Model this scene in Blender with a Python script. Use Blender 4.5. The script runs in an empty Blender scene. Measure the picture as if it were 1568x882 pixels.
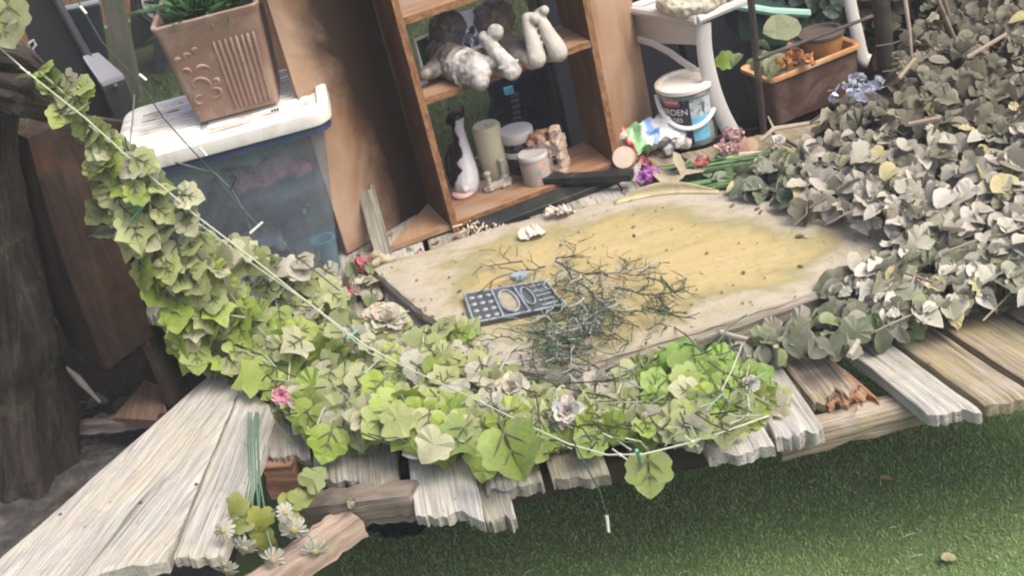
import bpy, bmesh, math, random
import numpy as np
from mathutils import Vector, Matrix, noise as mnoise
random.seed(7); RNG = np.random.default_rng(7)
sc = bpy.context.scene
COL = sc.collection
R = math.radians
# ------------------------------------------------------------------ camera
PITCH, ROLL, CAMZ, FPX = R(29), R(14), 1.97, 2000.0
Fv = Vector((0, math.cos(PITCH), -math.sin(PITCH)))
_R0 = Vector((1, 0, 0)); _U0 = Vector((0, math.sin(PITCH), math.cos(PITCH)))
Xv = math.cos(ROLL) * _R0 - math.sin(ROLL) * _U0
Yv = math.sin(ROLL) * _R0 + math.cos(ROLL) * _U0
CAM = Vector((0, 0, CAMZ))
cd = bpy.data.cameras.new('camera'); cam = bpy.data.objects.new('camera', cd); COL.objects.link(cam)
cd.sensor_fit = 'HORIZONTAL'; cd.sensor_width = 36; cd.lens = 36 * FPX / 1568
cd.clip_start = .05; cd.clip_end = 500
cam.matrix_world = Matrix(((Xv.x, Yv.x, -Fv.x, 0), (Xv.y, Yv.y, -Fv.y, 0), (Xv.z, Yv.z, -Fv.z, CAMZ), (0, 0, 0, 1)))
sc.camera = cam
# ------------------------------------------------------------------ sky, sun, exposure
SUN_EL, SUN_AZ = R(56), R(122)           # azimuth measured from +Y clockwise: from the right, a little behind the camera
w = bpy.data.worlds.new('World'); sc.world = w; w.use_nodes = True
wn = w.node_tree; bgn = wn.nodes['Background']
sky = wn.nodes.new('ShaderNodeTexSky'); sky.sky_type = 'NISHITA'; sky.sun_disc = False
sky.sun_elevation = SUN_EL; sky.sun_rotation = SUN_AZ; sky.dust_density = 6.0; sky.air_density = 1.0
wn.links.new(sky.outputs[0], bgn.inputs[0]); bgn.inputs[1].default_value = .15
sl = bpy.data.lights.new('sun', 'SUN'); so = bpy.data.objects.new('sun', sl); COL.objects.link(so)
sl.energy = 1.5; sl.angle = R(32); sl.color = (1, .97, .91)
sdir = Vector((math.sin(SUN_AZ) * math.cos(SUN_EL), math.cos(SUN_AZ) * math.cos(SUN_EL), math.sin(SUN_EL)))
so.rotation_euler = sdir.to_track_quat('Z', 'Y').to_euler(); so.location = sdir * 20
vs = sc.view_settings; vs.view_transform = 'Standard'; vs.look = 'None'; vs.exposure = 1.08; vs.gamma = 1
sc.cycles.filter_width = 2.1

# ------------------------------------------------------------------ pixel rays -> points in the place
DZ = .42                                  # deck top
def ray(px, py): return Fv * FPX + Xv * (px - 784) + Yv * (441 - py)
def at(px, py, z):
    d = ray(px, py); return CAM + d * ((z - CAMZ) / d.z)
def aty(px, py, y):
    d = ray(px, py); return CAM + d * (y / d.y)
def dep(px, py, ref, dd=0.0):             # point of the ray at the distance of ref (plus dd)
    k = ((ref - CAM).dot(Fv) + dd) / FPX
    return CAM + ray(px, py) * k
def depth_of(p): return (p - CAM).dot(Fv)
def pxm(p): return depth_of(p) / FPX      # metres per photo pixel at p
UP = Vector((0, 0, 1))

# ------------------------------------------------------------------ mesh builder
WL = {}
class MB:
    def __init__(s): s.v = []; s.f = []; s.t = []; s.c = []
    def add(s, vs, fs, tc=None, col=(1, 1, 1)):
        o = len(s.v); s.v += [Vector(v) for v in vs]
        s.t += [Vector(x) for x in (tc if tc is not None else vs)]
        if isinstance(col, list): s.c += col
        else: s.c += [col] * len(vs)
        s.f += [tuple(i + o for i in f) for f in fs]
    def box(s, c, size, M=None, off=None, col=(1, 1, 1)):
        M = M or Matrix.Identity(3); c = Vector(c)
        off = off or Vector((random.random() * 50, random.random() * 50, random.random() * 50))
        h = [x / 2 for x in size]
        L = [Vector((x * h[0], y * h[1], z * h[2])) for z in (-1, 1) for y in (-1, 1) for x in (-1, 1)]
        s.add([c + M @ l for l in L], [(0, 2, 3, 1), (4, 5, 7, 6), (0, 1, 5, 4), (2, 6, 7, 3), (0, 4, 6, 2), (1, 3, 7, 5)], [l + off for l in L], col)
    def prism(s, pts, dz, off=None, col=(1, 1, 1)):       # polygon extruded down by vector dz
        off = off or Vector((random.random() * 50, random.random() * 50, 0))
        n = len(pts); pts = [Vector(p) for p in pts]; dz = Vector(dz)
        V = pts + [p + dz for p in pts]
        s.add(V, [tuple(range(n)), tuple(range(2 * n - 1, n - 1, -1))] + [(i, i + n, (i + 1) % n + n, (i + 1) % n) for i in range(n)], [v + off for v in V], col)
    def tube(s, pts, rad, n=8, caps=True, col=(1, 1, 1), flat=1.0, phase=0.0, side=None, jit=0.0):
        pts = [Vector(p) for p in pts]
        if not hasattr(rad, '__len__'): rad = [rad] * len(pts)
        V = []; T = []; L = 0; off = Vector((random.random() * 9, random.random() * 9, 0)); prev = None
        for i, p in enumerate(pts):
            t = (pts[min(i + 1, len(pts) - 1)] - pts[max(i - 1, 0)])
            if t.length < 1e-9: t = Vector((0, 0, 1))
            t.normalize()
            if prev is None:
                a = Vector(side) if side is not None else (UP if abs(t.z) < .9 else Vector((1, 0, 0)))
            else: a = prev
            a = (a - t * a.dot(t)); a.normalize(); prev = a; b = t.cross(a)
            if i: L += (p - pts[i - 1]).length
            for k in range(n):
                th = 2 * math.pi * k / n + phase
                rr = rad[i] * (1 + (random.uniform(-jit, jit) if jit else 0))
                V.append(p + a * math.cos(th) * rr + b * math.sin(th) * rr * flat)
                T.append(off + Vector((math.cos(th) * rad[i], L, math.sin(th) * rad[i])))
        F = [(i * n + k, i * n + (k + 1) % n, (i + 1) * n + (k + 1) % n, (i + 1) * n + k) for i in range(len(pts) - 1) for k in range(n)]
        if caps: F += [tuple(range(n - 1, -1, -1)), tuple((len(pts) - 1) * n + k for k in range(n))]
        s.add(V, F, T, col)
    def lathe(s, prof, o, n=32, M=None, col=(1, 1, 1), cap=True, close=False):
        o = Vector(o); M = M or Matrix.Identity(3); V = []
        for r, z in prof:
            for k in range(n): V.append(Vector((r * math.cos(2 * math.pi * k / n), r * math.sin(2 * math.pi * k / n), z)))
        m = len(prof)
        F = [(i * n + k, i * n + (k + 1) % n, (i + 1) * n + (k + 1) % n, (i + 1) * n + k) for i in range(m - 1) for k in range(n)]
        if cap: F += [tuple(range(n - 1, -1, -1)), tuple((m - 1) * n + k for k in range(n))]
        s.add([o + M @ v for v in V], F, V, col)
    def ball(s, c, r, M=None, nu=12, nv=8, col=(1, 1, 1)):
        if not hasattr(r, '__len__'): r = (r, r, r)
        M = M or Matrix.Identity(3); c = Vector(c); V = [Vector((0, 0, -r[2]))]
        for j in range(1, nv):
            a = -math.pi / 2 + math.pi * j / nv
            for k in range(nu):
                b = 2 * math.pi * k / nu
                V.append(Vector((r[0] * math.cos(a) * math.cos(b), r[1] * math.cos(a) * math.sin(b), r[2] * math.sin(a))))
        V.append(Vector((0, 0, r[2]))); F = []
        for k in range(nu):
            F.append((0, 1 + (k + 1) % nu, 1 + k)); F.append((len(V) - 1, 1 + (nv - 2) * nu + k, 1 + (nv - 2) * nu + (k + 1) % nu))
            for j in range(nv - 2): F.append((1 + j * nu + k, 1 + j * nu + (k + 1) % nu, 1 + (j + 1) * nu + (k + 1) % nu, 1 + (j + 1) * nu + k))
        s.add([c + M @ v for v in V], F, V, col)
    def build(s, name, mat, parent=None, smooth=True, bevel=0, base=None, solid=0, angle=40):
        o0 = WL[parent.name] if parent is not None else (Vector(base) if base is not None else Vector((0, 0, 0)))
        me = bpy.data.meshes.new(name); me.from_pydata([v - o0 for v in s.v], [], s.f); me.update()
        a = me.attributes.new('tc', 'FLOAT_VECTOR', 'POINT'); a.data.foreach_set('vector', [x for t in s.t for x in t])
        a = me.attributes.new('Col', 'FLOAT_COLOR', 'POINT'); a.data.foreach_set('color', [x for c in s.c for x in (c[0], c[1], c[2], 1)])
        return link_mesh(name, me, mat, parent, o0, smooth, bevel, solid, angle)
def link_mesh(name, me, mat, parent, o0, smooth=True, bevel=0, solid=0, angle=40):
    me.materials.append(mat)
    if smooth:
        me.shade_smooth()
        try: me.set_sharp_from_angle(angle=R(angle))
        except Exception: pass
    o = bpy.data.objects.new(name, me); COL.objects.link(o)
    if parent is not None: o.parent = parent
    else: o.location = o0
    WL[o.name] = Vector(o0)
    if solid:
        m = o.modifiers.new('s', 'SOLIDIFY'); m.thickness = solid
    if bevel:
        m = o.modifiers.new('b', 'BEVEL'); m.width = bevel; m.segments = 2; m.limit_method = 'ANGLE'
    return o
def tag(o, label=None, cat=None, group=None, kind=None):
    if label: o['label'] = label
    if cat: o['category'] = cat
    if group: o['group'] = group
    if kind: o['kind'] = kind
    return o
def thing(name, loc, label, cat, group=None):
    o = bpy.data.objects.new(name, None); o.empty_display_size = .05; COL.objects.link(o); o.location = loc; WL[o.name] = Vector(loc)
    return tag(o, label, cat, group)
def organic(name, mb, mat, parent=None, voxel=.004, base=None, smooth_it=4, cfun=None, crease=0, cs=30):
    """overlapping closed shapes fused into ONE continuous skin"""
    me = bpy.data.meshes.new('tmp'); me.from_pydata(mb.v, [], mb.f)
    t = bpy.data.objects.new('tmp', me); COL.objects.link(t)
    m = t.modifiers.new('r', 'REMESH'); m.mode = 'VOXEL'; m.voxel_size = voxel
    m = t.modifiers.new('s', 'SMOOTH'); m.iterations = smooth_it; m.factor = .5
    dg = bpy.context.evaluated_depsgraph_get()
    me2 = bpy.data.meshes.new_from_object(t.evaluated_get(dg)); bpy.data.objects.remove(t); bpy.data.meshes.remove(me)
    me2.name = name; me2.materials.clear()
    o0 = WL[parent.name] if parent is not None else Vector(base if base is not None else (0, 0, 0))
    n = len(me2.vertices); co = np.empty(n * 3); me2.vertices.foreach_get('co', co)
    if crease:
        no = np.empty(n * 3); me2.vertex_normals.foreach_get('vector', no)
        d_ = [crease * (mnoise.noise(Vector(v) * cs) + .6 * (.5 - abs(mnoise.noise(Vector(v) * cs * 2.1))) + .35 * mnoise.noise(Vector(v) * cs * 5)) for v in co.reshape(-1, 3)]
        co = (co.reshape(-1, 3) + no.reshape(-1, 3) * np.array(d_)[:, None]).ravel()
    a = me2.attributes.new('tc', 'FLOAT_VECTOR', 'POINT'); a.data.foreach_set('vector', co)
    cols = []
    for v in co.reshape(-1, 3):
        c = cfun(Vector(v)) if cfun else (1, 1, 1); cols += [c[0], c[1], c[2], 1]
    a = me2.attributes.new('Col', 'FLOAT_COLOR', 'POINT'); a.data.foreach_set('color', cols)
    me2.vertices.foreach_set('co', (co.reshape(-1, 3) - np.array(o0)).ravel()); me2.update()
    return link_mesh(name, me2, mat, parent, o0, True, 0, 0, 180)

# ------------------------------------------------------------------ materials
MATS = {}
class NT:
    def __init__(s, name):
        s.m = bpy.data.materials.new(name); s.m.use_nodes = True; s.t = s.m.node_tree; s.b = s.t.nodes['Principled BSDF']; s.out = s.t.nodes['Material Output']
    def n(s, typ, **k):
        x = s.t.nodes.new('ShaderNode' + typ)
        for a, b in k.items():
            if a.startswith('i_'): x.inputs[a[2:].replace('_', ' ')].default_value = b
            else: setattr(x, a, b)
        return x
    def l(s, a, b): s.t.links.new(a, b)
    def attr(s, name): return s.n('Attribute', attribute_name=name)
    def noise(s, vec, scale, detail=4, rough=.55, dist=0):
        x = s.n('TexNoise'); x.inputs['Scale'].default_value = scale; x.inputs['Detail'].default_value = detail; x.inputs['Roughness'].default_value = rough; x.inputs['Distortion'].default_value = dist
        if vec is not None: s.l(vec, x.inputs['Vector'])
        return x.outputs['Fac']
    def ramp(s, fac, stops):
        x = s.n('ValToRGB'); e = x.color_ramp.elements
        while len(e) < len(stops): e.new(.5)
        for i, (p, c) in enumerate(stops):
            e[i].position = p; e[i].color = (c, c, c, 1) if not hasattr(c, '__len__') else (*c, 1)
        s.l(fac, x.inputs['Fac']); return x.outputs['Color']
    def mix(s, fac, a, b, mode='MIX'):
        x = s.n('Mix', data_type='RGBA', blend_type=mode)
        for sock, val in ((x.inputs[0], fac), (x.inputs[6], a), (x.inputs[7], b)):
            if hasattr(val, 'is_output'): s.l(val, sock)
            elif hasattr(val, '__len__'): sock.default_value = (*val, 1)
            else: sock.default_value = val
        return x.outputs[2]
    def scale(s, vec, sc_):
        x = s.n('Mapping'); x.inputs['Scale'].default_value = sc_; s.l(vec, x.inputs['Vector']); return x.outputs[0]
    def bump(s, h, st, dist=.01, prev=None):
        x = s.n('Bump'); x.inputs['Strength'].default_value = st; x.inputs['Distance'].default_value = dist; s.l(h, x.inputs['Height'])
        if prev is not None: s.l(prev, x.inputs['Normal'])
        return x.outputs['Normal']
    def done(s, col=None, rough=.7, nrm=None, metallic=0, spec=None):
        if col is not None:
            if hasattr(col, 'is_output'): s.l(col, s.b.inputs['Base Color'])
            else: s.b.inputs['Base Color'].default_value = (*col, 1)
        if hasattr(rough, 'is_output'): s.l(rough, s.b.inputs['Roughness'])
        else: s.b.inputs['Roughness'].default_value = rough
        s.b.inputs['Metallic'].default_value = metallic
        if spec is not None: s.b.inputs['Specular IOR Level'].default_value = spec
        if nrm is not None: s.l(nrm, s.b.inputs['Normal'])
        return s.m
def wood(name, dark, mid, light, blot=None, blot2=None, grain=(55, 2.2, 55), rough=.85, bump=.7, crack=.75, blot_scale=5, blot_amt=.6, pits=0):
    t = NT(name); tc = t.attr('tc').outputs['Vector']
    g = t.noise(t.scale(tc, grain), 1.0, 9, .68, .6)
    c = t.ramp(g, [(.30, dark), (.48, mid), (.68, light)])
    fine = t.noise(t.scale(tc, (grain[0] * 5, grain[1] * 4, grain[2] * 5)), 1.0, 4, .6)
    c = t.mix(.35, c, t.ramp(fine, [(.3, .35), (.7, 1.0)]), 'MULTIPLY')
    if blot:
        f = t.ramp(t.noise(tc, blot_scale, 5, .6, .8), [(.45, 0), (.68, blot_amt)]); c = t.mix(f, c, blot)
    if blot2:
        f = t.ramp(t.noise(t.scale(tc, (1.3, .8, 1)), blot_scale * 2.1, 5, .6), [(.5, 0), (.7, blot_amt)]); c = t.mix(f, c, blot2)
    if pits:
        fib = t.noise(t.scale(tc, (330, 7, 330)), 1.0, 5, .7, .3); c = t.mix(.75, c, t.ramp(fib, [(.36, .42), (.52, .95), (.75, 1.12)]), 'MULTIPLY')
        c = t.mix(t.ramp(t.noise(t.scale(tc, (1, .45, 1)), 75, 3, .6), [(.66, 0), (.73, .8)]), c, [x * .45 for x in dark])
        c = t.mix(t.ramp(t.noise(tc, 9, 7, .72, .5), [(.55, 0), (.68, pits)]), c, (.17, .17, .115))
    ck = t.noise(t.scale(tc, (grain[0] * .8, grain[1] * .5, grain[2] * .8)), 1.0, 3, .5, 1.2)
    ckm = t.ramp(ck, [(.30, 1), (.37, 0)])
    c = t.mix(t.mix(1.0, ckm, (crack, crack, crack), 'MULTIPLY'), c, [x * .35 for x in dark])
    n1 = t.bump(g, bump, .006); n2 = t.bump(fine, bump * .5, .003, n1)
    return t.done(c, rough, n2, spec=.25)
def plain(name, col, rough=.6, var=.15, vs_=12, bump=0, bs=60, metallic=0, col2=None, amt=.6, spec=None, c2s=8, edge=(.5, .62)):
    t = NT(name); tc = t.attr('tc').outputs['Vector']
    c = t.mix(t.noise(tc, vs_, 5, .6), [x * (1 - var * 1.6) for x in col], [min(1, x * (1 + var)) for x in col])
    if col2: c = t.mix(t.ramp(t.noise(tc, c2s, 6, .65, .7), [(edge[0], 0), (edge[1], amt)]), c, col2)
    n = t.bump(t.noise(tc, bs, 5, .6), bump, .005) if bump else None
    return t.done(c, rough, n, metallic, spec)
def vcol(name, rough=.6, var=.25, vs_=40, trans=0, bump=0, bs=120, spec=.3):
    t = NT(name); tc = t.attr('tc').outputs['Vector']
    c = t.mix(1.0, t.attr('Col').outputs['Color'], t.ramp(t.noise(tc, vs_, 5, .6), [(.25, 1 - var), (.75, 1.0)]), 'MULTIPLY')
    n = t.bump(t.noise(tc, bs, 4, .6), bump, .004) if bump else None
    m = t.done(c, rough, n, spec=spec)
    if trans:
        tr = t.n('BsdfTranslucent'); t.l(c, tr.inputs['Color']); mx = t.n('MixShader'); mx.inputs[0].default_value = trans
        t.l(t.b.outputs[0], mx.inputs[1]); t.l(tr.outputs[0], mx.inputs[2]); t.l(mx.outputs[0], t.out.inputs['Surface'])
    return m
W_GREY = wood('weathered_wood', (.15, .135, .115), (.29, .27, .235), (.43, .405, .36), blot=(.27, .24, .15), blot2=(.20, .20, .15), blot_amt=.6, grain=(120, 3.2, 120), crack=.85, bump=1.0, pits=.6)
W_PALE = wood('bleached_wood', (.26, .245, .215), (.39, .37, .335), (.51, .49, .45), blot=(.42, .37, .27), blot2=(.38, .40, .33), blot_amt=.65, crack=.8, grain=(85, 3.2, 85), bump=.8, pits=.38)
W_BROWN = wood('deck_wood_brown', (.11, .08, .055), (.26, .205, .15), (.40, .34, .27), blot=(.31, .27, .12), blot2=(.40, .36, .32), blot_amt=.7, grain=(75, 2, 75), crack=.85, pits=.35)
W_ROT = wood('rotten_wood', (.10, .045, .02), (.30, .14, .06), (.45, .25, .12), blot=(.20, .14, .10), blot2=(.29, .25, .21), blot_scale=6, blot_amt=.85, bump=1.0, grain=(60, 4, 60), pits=.3)
W_DARK = wood('dark_timber', (.012, .009, .007), (.032, .024, .019), (.07, .054, .043), blot=(.06, .032, .018), grain=(30, 2.5, 30), blot_scale=4)
W_LOG = wood('log_bark', (.010, .008, .007), (.036, .028, .023), (.085, .07, .058), blot=(.05, .037, .025), grain=(50, 2.2, 50), bump=1.0, pits=.3)
W_FENCE = wood('fence_wood', (.12, .055, .03), (.22, .11, .065), (.30, .17, .11))
W_SHELF = wood('varnished_wood', (.055, .022, .010), (.115, .046, .020), (.18, .08, .038), blot=(.08, .042, .024), blot2=(.24, .16, .10), grain=(26, 1.4, 26), rough=.5, bump=.12, crack=.2, blot_amt=.5)
W_SHELFTOP = wood('worn_shelf_board', (.13, .062, .03), (.27, .142, .072), (.36, .215, .125), blot=(.30, .24, .185), blot2=(.24, .15, .085), grain=(26, 1.4, 26), rough=.6, bump=.15, crack=.2)
W_EDGE = wood('chipboard_edge', (.09, .037, .017), (.23, .11, .050), (.34, .20, .11), grain=(120, 40, 120), bump=.8, crack=.5)
def panel_mat(name, a, b, stain_shade_col, thr, stain_shade=False):
    t = NT(name); tc = t.attr('tc').outputs['Vector']
    g = t.noise(t.scale(tc, (30, 2, 30)), 1.0, 6, .6, .5)
    c = t.mix(t.ramp(t.noise(tc, 3.2, 4, .6, .5), [(.38, 0), (.62, 1)]), a, b)
    c = t.mix(.35, c, t.ramp(g, [(.3, .6), (.7, 1.05)]), 'MULTIPLY')
    f = t.ramp(t.noise(t.scale(tc, (2.2, .9, 1)), 2.4, 6, .6, .4), [(thr, 0), (thr + .16, .85)])
    if stain_shade:                             # old water stains and the divider's corner shade, painted as one mask
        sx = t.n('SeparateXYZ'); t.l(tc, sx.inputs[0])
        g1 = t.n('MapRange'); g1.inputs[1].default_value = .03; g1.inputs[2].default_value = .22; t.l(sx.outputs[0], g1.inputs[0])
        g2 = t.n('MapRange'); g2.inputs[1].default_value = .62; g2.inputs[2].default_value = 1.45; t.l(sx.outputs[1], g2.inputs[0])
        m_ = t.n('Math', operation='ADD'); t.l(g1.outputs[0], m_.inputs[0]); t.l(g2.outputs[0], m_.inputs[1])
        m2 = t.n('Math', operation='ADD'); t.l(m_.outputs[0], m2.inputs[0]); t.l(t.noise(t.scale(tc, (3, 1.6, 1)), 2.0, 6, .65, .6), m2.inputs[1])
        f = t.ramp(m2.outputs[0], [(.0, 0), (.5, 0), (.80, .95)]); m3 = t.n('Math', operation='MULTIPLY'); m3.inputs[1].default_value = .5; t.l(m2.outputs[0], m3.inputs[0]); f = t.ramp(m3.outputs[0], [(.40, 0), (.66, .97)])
    c = t.mix(f, c, stain_shade_col)
    return t.done(c, .55, t.bump(t.noise(tc, 90, 4, .6), .12, .003), spec=.3)
P_WING = panel_mat('stain_shade_panel', (.19, .092, .044), (.38, .27, .195), (.020, .010, .006), .43, True)
P_PALE = panel_mat('pale_panel', (.25, .145, .085), (.34, .225, .155), (.13, .075, .042), .52)
LEAF = vcol('ivy_leaf', .40, .30, 45, .45, .3, 70)
DRYLEAF = vcol('faded_leaf', .65, .32, 45, .15, .25, 90)
VEIN = plain('vein', (.07, .075, .03), .7)
STEM = vcol('stem', .6, .3, 60)
PETAL = vcol('petal', .7, .2, 60, .25)
PLAST_W = plain('white_plastic', (.56, .55, .51), .4, .06)

# ------------------------------------------------------------------ leaf maker
IVY = [(0, 0), (.12, -.11), (.30, -.13), (.46, -.02), (.55, .14), (.50, .28), (.57, .44), (.50, .56), (.36, .62), (.28, .76), (.15, .88), (0, .98)]
OVAL = [(0, 0), (.12, .05), (.25, .17), (.34, .32), (.38, .48), (.36, .64), (.28, .80), (.15, .93), (0, 1.0)]
ROUND = [(0, 0), (.18, .02), (.33, .11), (.44, .26), (.49, .44), (.47, .62), (.38, .78), (.27, .87), (.14, .93), (0, .93)]
IVYP = [(0, 0), (.12, -.12), (.32, -.16), (.50, -.06), (.55, .06), (.46, .22), (.56, .40), (.62, .52), (.44, .58), (.28, .66), (.15, .86), (0, 1.04)]
POINT = [(0, 0), (.16, .03), (.30, .13), (.37, .28), (.37, .42), (.30, .60), (.19, .78), (.09, .91), (0, 1.02)]
SLIM = [(0, 0), (.08, .2), (.12, .5), (.08, .8), (0, 1)]
def leaf(mb, p, nrm, tip, size, col, outline=IVY, fold=.25, droop=.3, vmb=None, wave=.05, vw=.022):
    n = Vector(nrm).normalized(); t = Vector(tip); t = (t - n * t.dot(n))
    if t.length < 1e-4: t = n.orthogonal()
    t.normalize(); s = t.cross(n)
    def P(x, y, h=0):
        z = fold * abs(x) - droop * y * y + h
        return p + (s * x + t * y + n * z) * size
    half = outline; k = len(half)
    mids = [(0, half[0][1]), (0, .35), (0, .7), (0, half[-1][1])]
    V = [P(0, y) for _, y in mids]; T = [Vector((0, y * .3, 0)) for _, y in mids]
    F = []; j1 = random.uniform(-wave, wave); j2 = random.uniform(-wave, wave)
    off = Vector((random.random() * 30, random.random() * 30, random.random() * 30))
    for sg in (1, -1):
        idx = [0]
        for i, (x, y) in enumerate(half[1:-1]):
            idx.append(len(V)); V.append(P(sg * x, y, (j1 if i % 2 else j2) + random.uniform(-wave, wave) * .6)); T.append(Vector((sg * x * .3, y * .3, 0)))
        idx.append(3)
        # fan to the midrib
        for a in range(len(idx) - 1):
            ya = half[a][1]; yb = half[a + 1][1]; m = (ya + yb) / 2
            hub = 1 if m < .52 else 2
            A, B = idx[a], idx[a + 1]
            f = [hub, A, B] if sg > 0 else [hub, B, A]
            if A != hub and B != hub: F.append(tuple(f))
        # bridging triangle between the two hubs
        br = None
        for a in range(len(idx) - 1):
            m1 = (half[a][1] + half[a + 1][1]) / 2; m0 = (half[a - 1][1] + half[a][1]) / 2 if a else -1
            if a and m0 < .52 <= m1: br = idx[a]
        if br is not None: F.append((1, br, 2) if sg > 0 else (1, 2, br))
    k_ = random.uniform(.93, 1.05); fade = random.uniform(.0, .35)
    base_c = tuple(x * k_ for x in col); edge_c = tuple(x * k_ * (1 - fade) + y * fade * .9 for x, y in zip(col, (.50, .47, .33)))
    c2 = [tuple(x * .80 for x in base_c)] * 4 + [edge_c if random.random() < .8 else base_c for _ in range(len(V) - 4)]
    mb.add(V, F, [x + off for x in T], c2)
    if vmb is not None:
        hh = .03
        for (x1, y1), (x2, y2) in (((0, -.25), (0, .72)), ((0, .05), (.34, .40)), ((0, .05), (-.34, .40)), ((0, .38), (.2, .6)), ((0, .38), (-.2, .6))):
            d = Vector((x2 - x1, y2 - y1)); q = Vector((-d.y, d.x)).normalized() * vw
            vmb.add([P(x1 + q.x, y1 + q.y, hh), P(x1 - q.x, y1 - q.y, hh), P((x1 + x2) / 2 - q.x * .8, (y1 + y2) / 2 - q.y * .8, hh + .015), P(x2, y2, hh), P((x1 + x2) / 2 + q.x * .8, (y1 + y2) / 2 + q.y * .8, hh + .015)], [(0, 1, 2, 3, 4)])
def rv(s=1): return Vector((random.gauss(0, s), random.gauss(0, s), random.gauss(0, s)))
def inpoly(x, y, P):
    r = False; j = len(P) - 1
    for i in range(len(P)):
        if (P[i][1] > y) != (P[j][1] > y) and x < (P[j][0] - P[i][0]) * (y - P[i][1]) / (P[j][1] - P[i][1]) + P[i][0]: r = not r
        j = i
    return r
def interp(x, tab):
    for (a, b), (c, d) in zip(tab, tab[1:]):
        if x <= c: return b + (d - b) * max(0, (x - a)) / (c - a)
    return tab[-1][1]
def flower(mb, p, r, col, n=26, up=UP, size=None, flat=.7, col2=None):
    size = size or r * .7
    M = Vector(up).to_track_quat('Z', 'Y').to_matrix()
    for i in range(n):
        a = random.random() * 6.283; e = math.acos(random.uniform(-.25, 1))
        d = M @ Vector((math.sin(e) * math.cos(a), math.sin(e) * math.sin(a), math.cos(e) * flat))
        c = col if (col2 is None or random.random() < .6) else col2
        leaf(mb, p + d * r * random.uniform(.35, .8), (d + rv(.35)), rv(), size * random.uniform(.7, 1.2), tuple(x * random.uniform(.85, 1.1) for x in c), ROUND, random.uniform(-.3, .5), random.uniform(-.4, .5), wave=.12)
def rose(mb, p, r, col, up=UP):
    M = Vector(up).to_track_quat('Z', 'Y').to_matrix()
    for ring, (n, rr, tilt, sz) in enumerate(((4, .12, .15, .55), (5, .3, .5, .8), (6, .5, .95, 1.0), (6, .62, 1.35, 1.05))):
        for k in range(n):
            a = 6.283 * k / n + ring * .7 + random.uniform(-.2, .2)
            rad = Vector((math.cos(a), math.sin(a), 0)); t = rad * math.sin(tilt) + Vector((0, 0, 1)) * math.cos(tilt)
            nn = -rad * math.cos(tilt) + Vector((0, 0, 1)) * math.sin(tilt)
            leaf(mb, p + M @ (rad * rr * r * .5), M @ nn, M @ t, r * sz, tuple(x * random.uniform(.85, 1.08) for x in col), ROUND, .5, random.uniform(-.1, .5), wave=.08)
# ------------------------------------------------------------------ ground
def nz(x, y, s=1, seed=0): return mnoise.noise(Vector((x * s + seed, y * s, seed * .7)))
t = NT('turf'); tc = t.attr('tc').outputs['Vector']
c = t.mix(t.noise(tc, 3, 5, .6), (.13, .20, .075), (.19, .275, .11)); c = t.mix(t.ramp(t.noise(tc, 220, 3, .6), [(.35, .5), (.7, 0)]), c, (.04, .06, .025))
TURF = t.done(c, .9, t.bump(t.noise(tc, 260, 3, .6), .8, .01), spec=.1)
t = NT('soil'); tc = t.attr('tc').outputs['Vector']
c = t.ramp(t.noise(tc, 14, 7, .65), [(.3, (.025, .022, .02)), (.55, (.075, .07, .064)), (.75, (.17, .16, .15))])
SOIL = t.done(c, .95, t.bump(t.noise(tc, 30, 6, .65), 1.0, .03), spec=.1)
mb = MB(); mb.add([(-60, -20, 0), (60, -20, 0), (60, 90, 0), (-60, 90, 0)], [(0, 1, 2, 3)])
tag(mb.build('lawn', TURF), kind='structure')
t = NT('shade_tinted_lawn'); tc = t.attr('tc').outputs['Vector']
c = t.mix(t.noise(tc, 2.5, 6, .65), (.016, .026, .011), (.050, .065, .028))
mb = MB(); mb.add([(-3.2, 3.44, .004), (4, 3.44, .004), (4, 7.9, .004), (-3.2, 7.9, .004)], [(0, 1, 2, 3)])  # patch over the far lawn, its shade put into the colour
tag(mb.build('rear_shade_patch', t.done(c, .95, t.bump(t.noise(tc, 120, 4), .8, .02), spec=.05)), kind='structure')
mb = MB(); nx, ny = 70, 70; V = []; F = []
for j in range(ny + 1):
    for i in range(nx + 1):
        x = -3.2 + 2.45 * i / nx; y = 1.3 + 2.9 * j / ny
        e = min(1, min(i, nx - i, j, ny - j) / 6)
        V.append(Vector((x, y, .006 - (1 - e) * .03 + e * (.03 + .05 * nz(x, y, 2.2) + .022 * nz(x, y, 9, 3) + .012 * nz(x, y, 24, 5)))))
for j in range(ny):
    for i in range(nx): F.append((j * (nx + 1) + i, j * (nx + 1) + i + 1, (j + 1) * (nx + 1) + i + 1, (j + 1) * (nx + 1) + i))
mb.add(V, F); tag(mb.build('soil_bed', SOIL), kind='structure')

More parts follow.
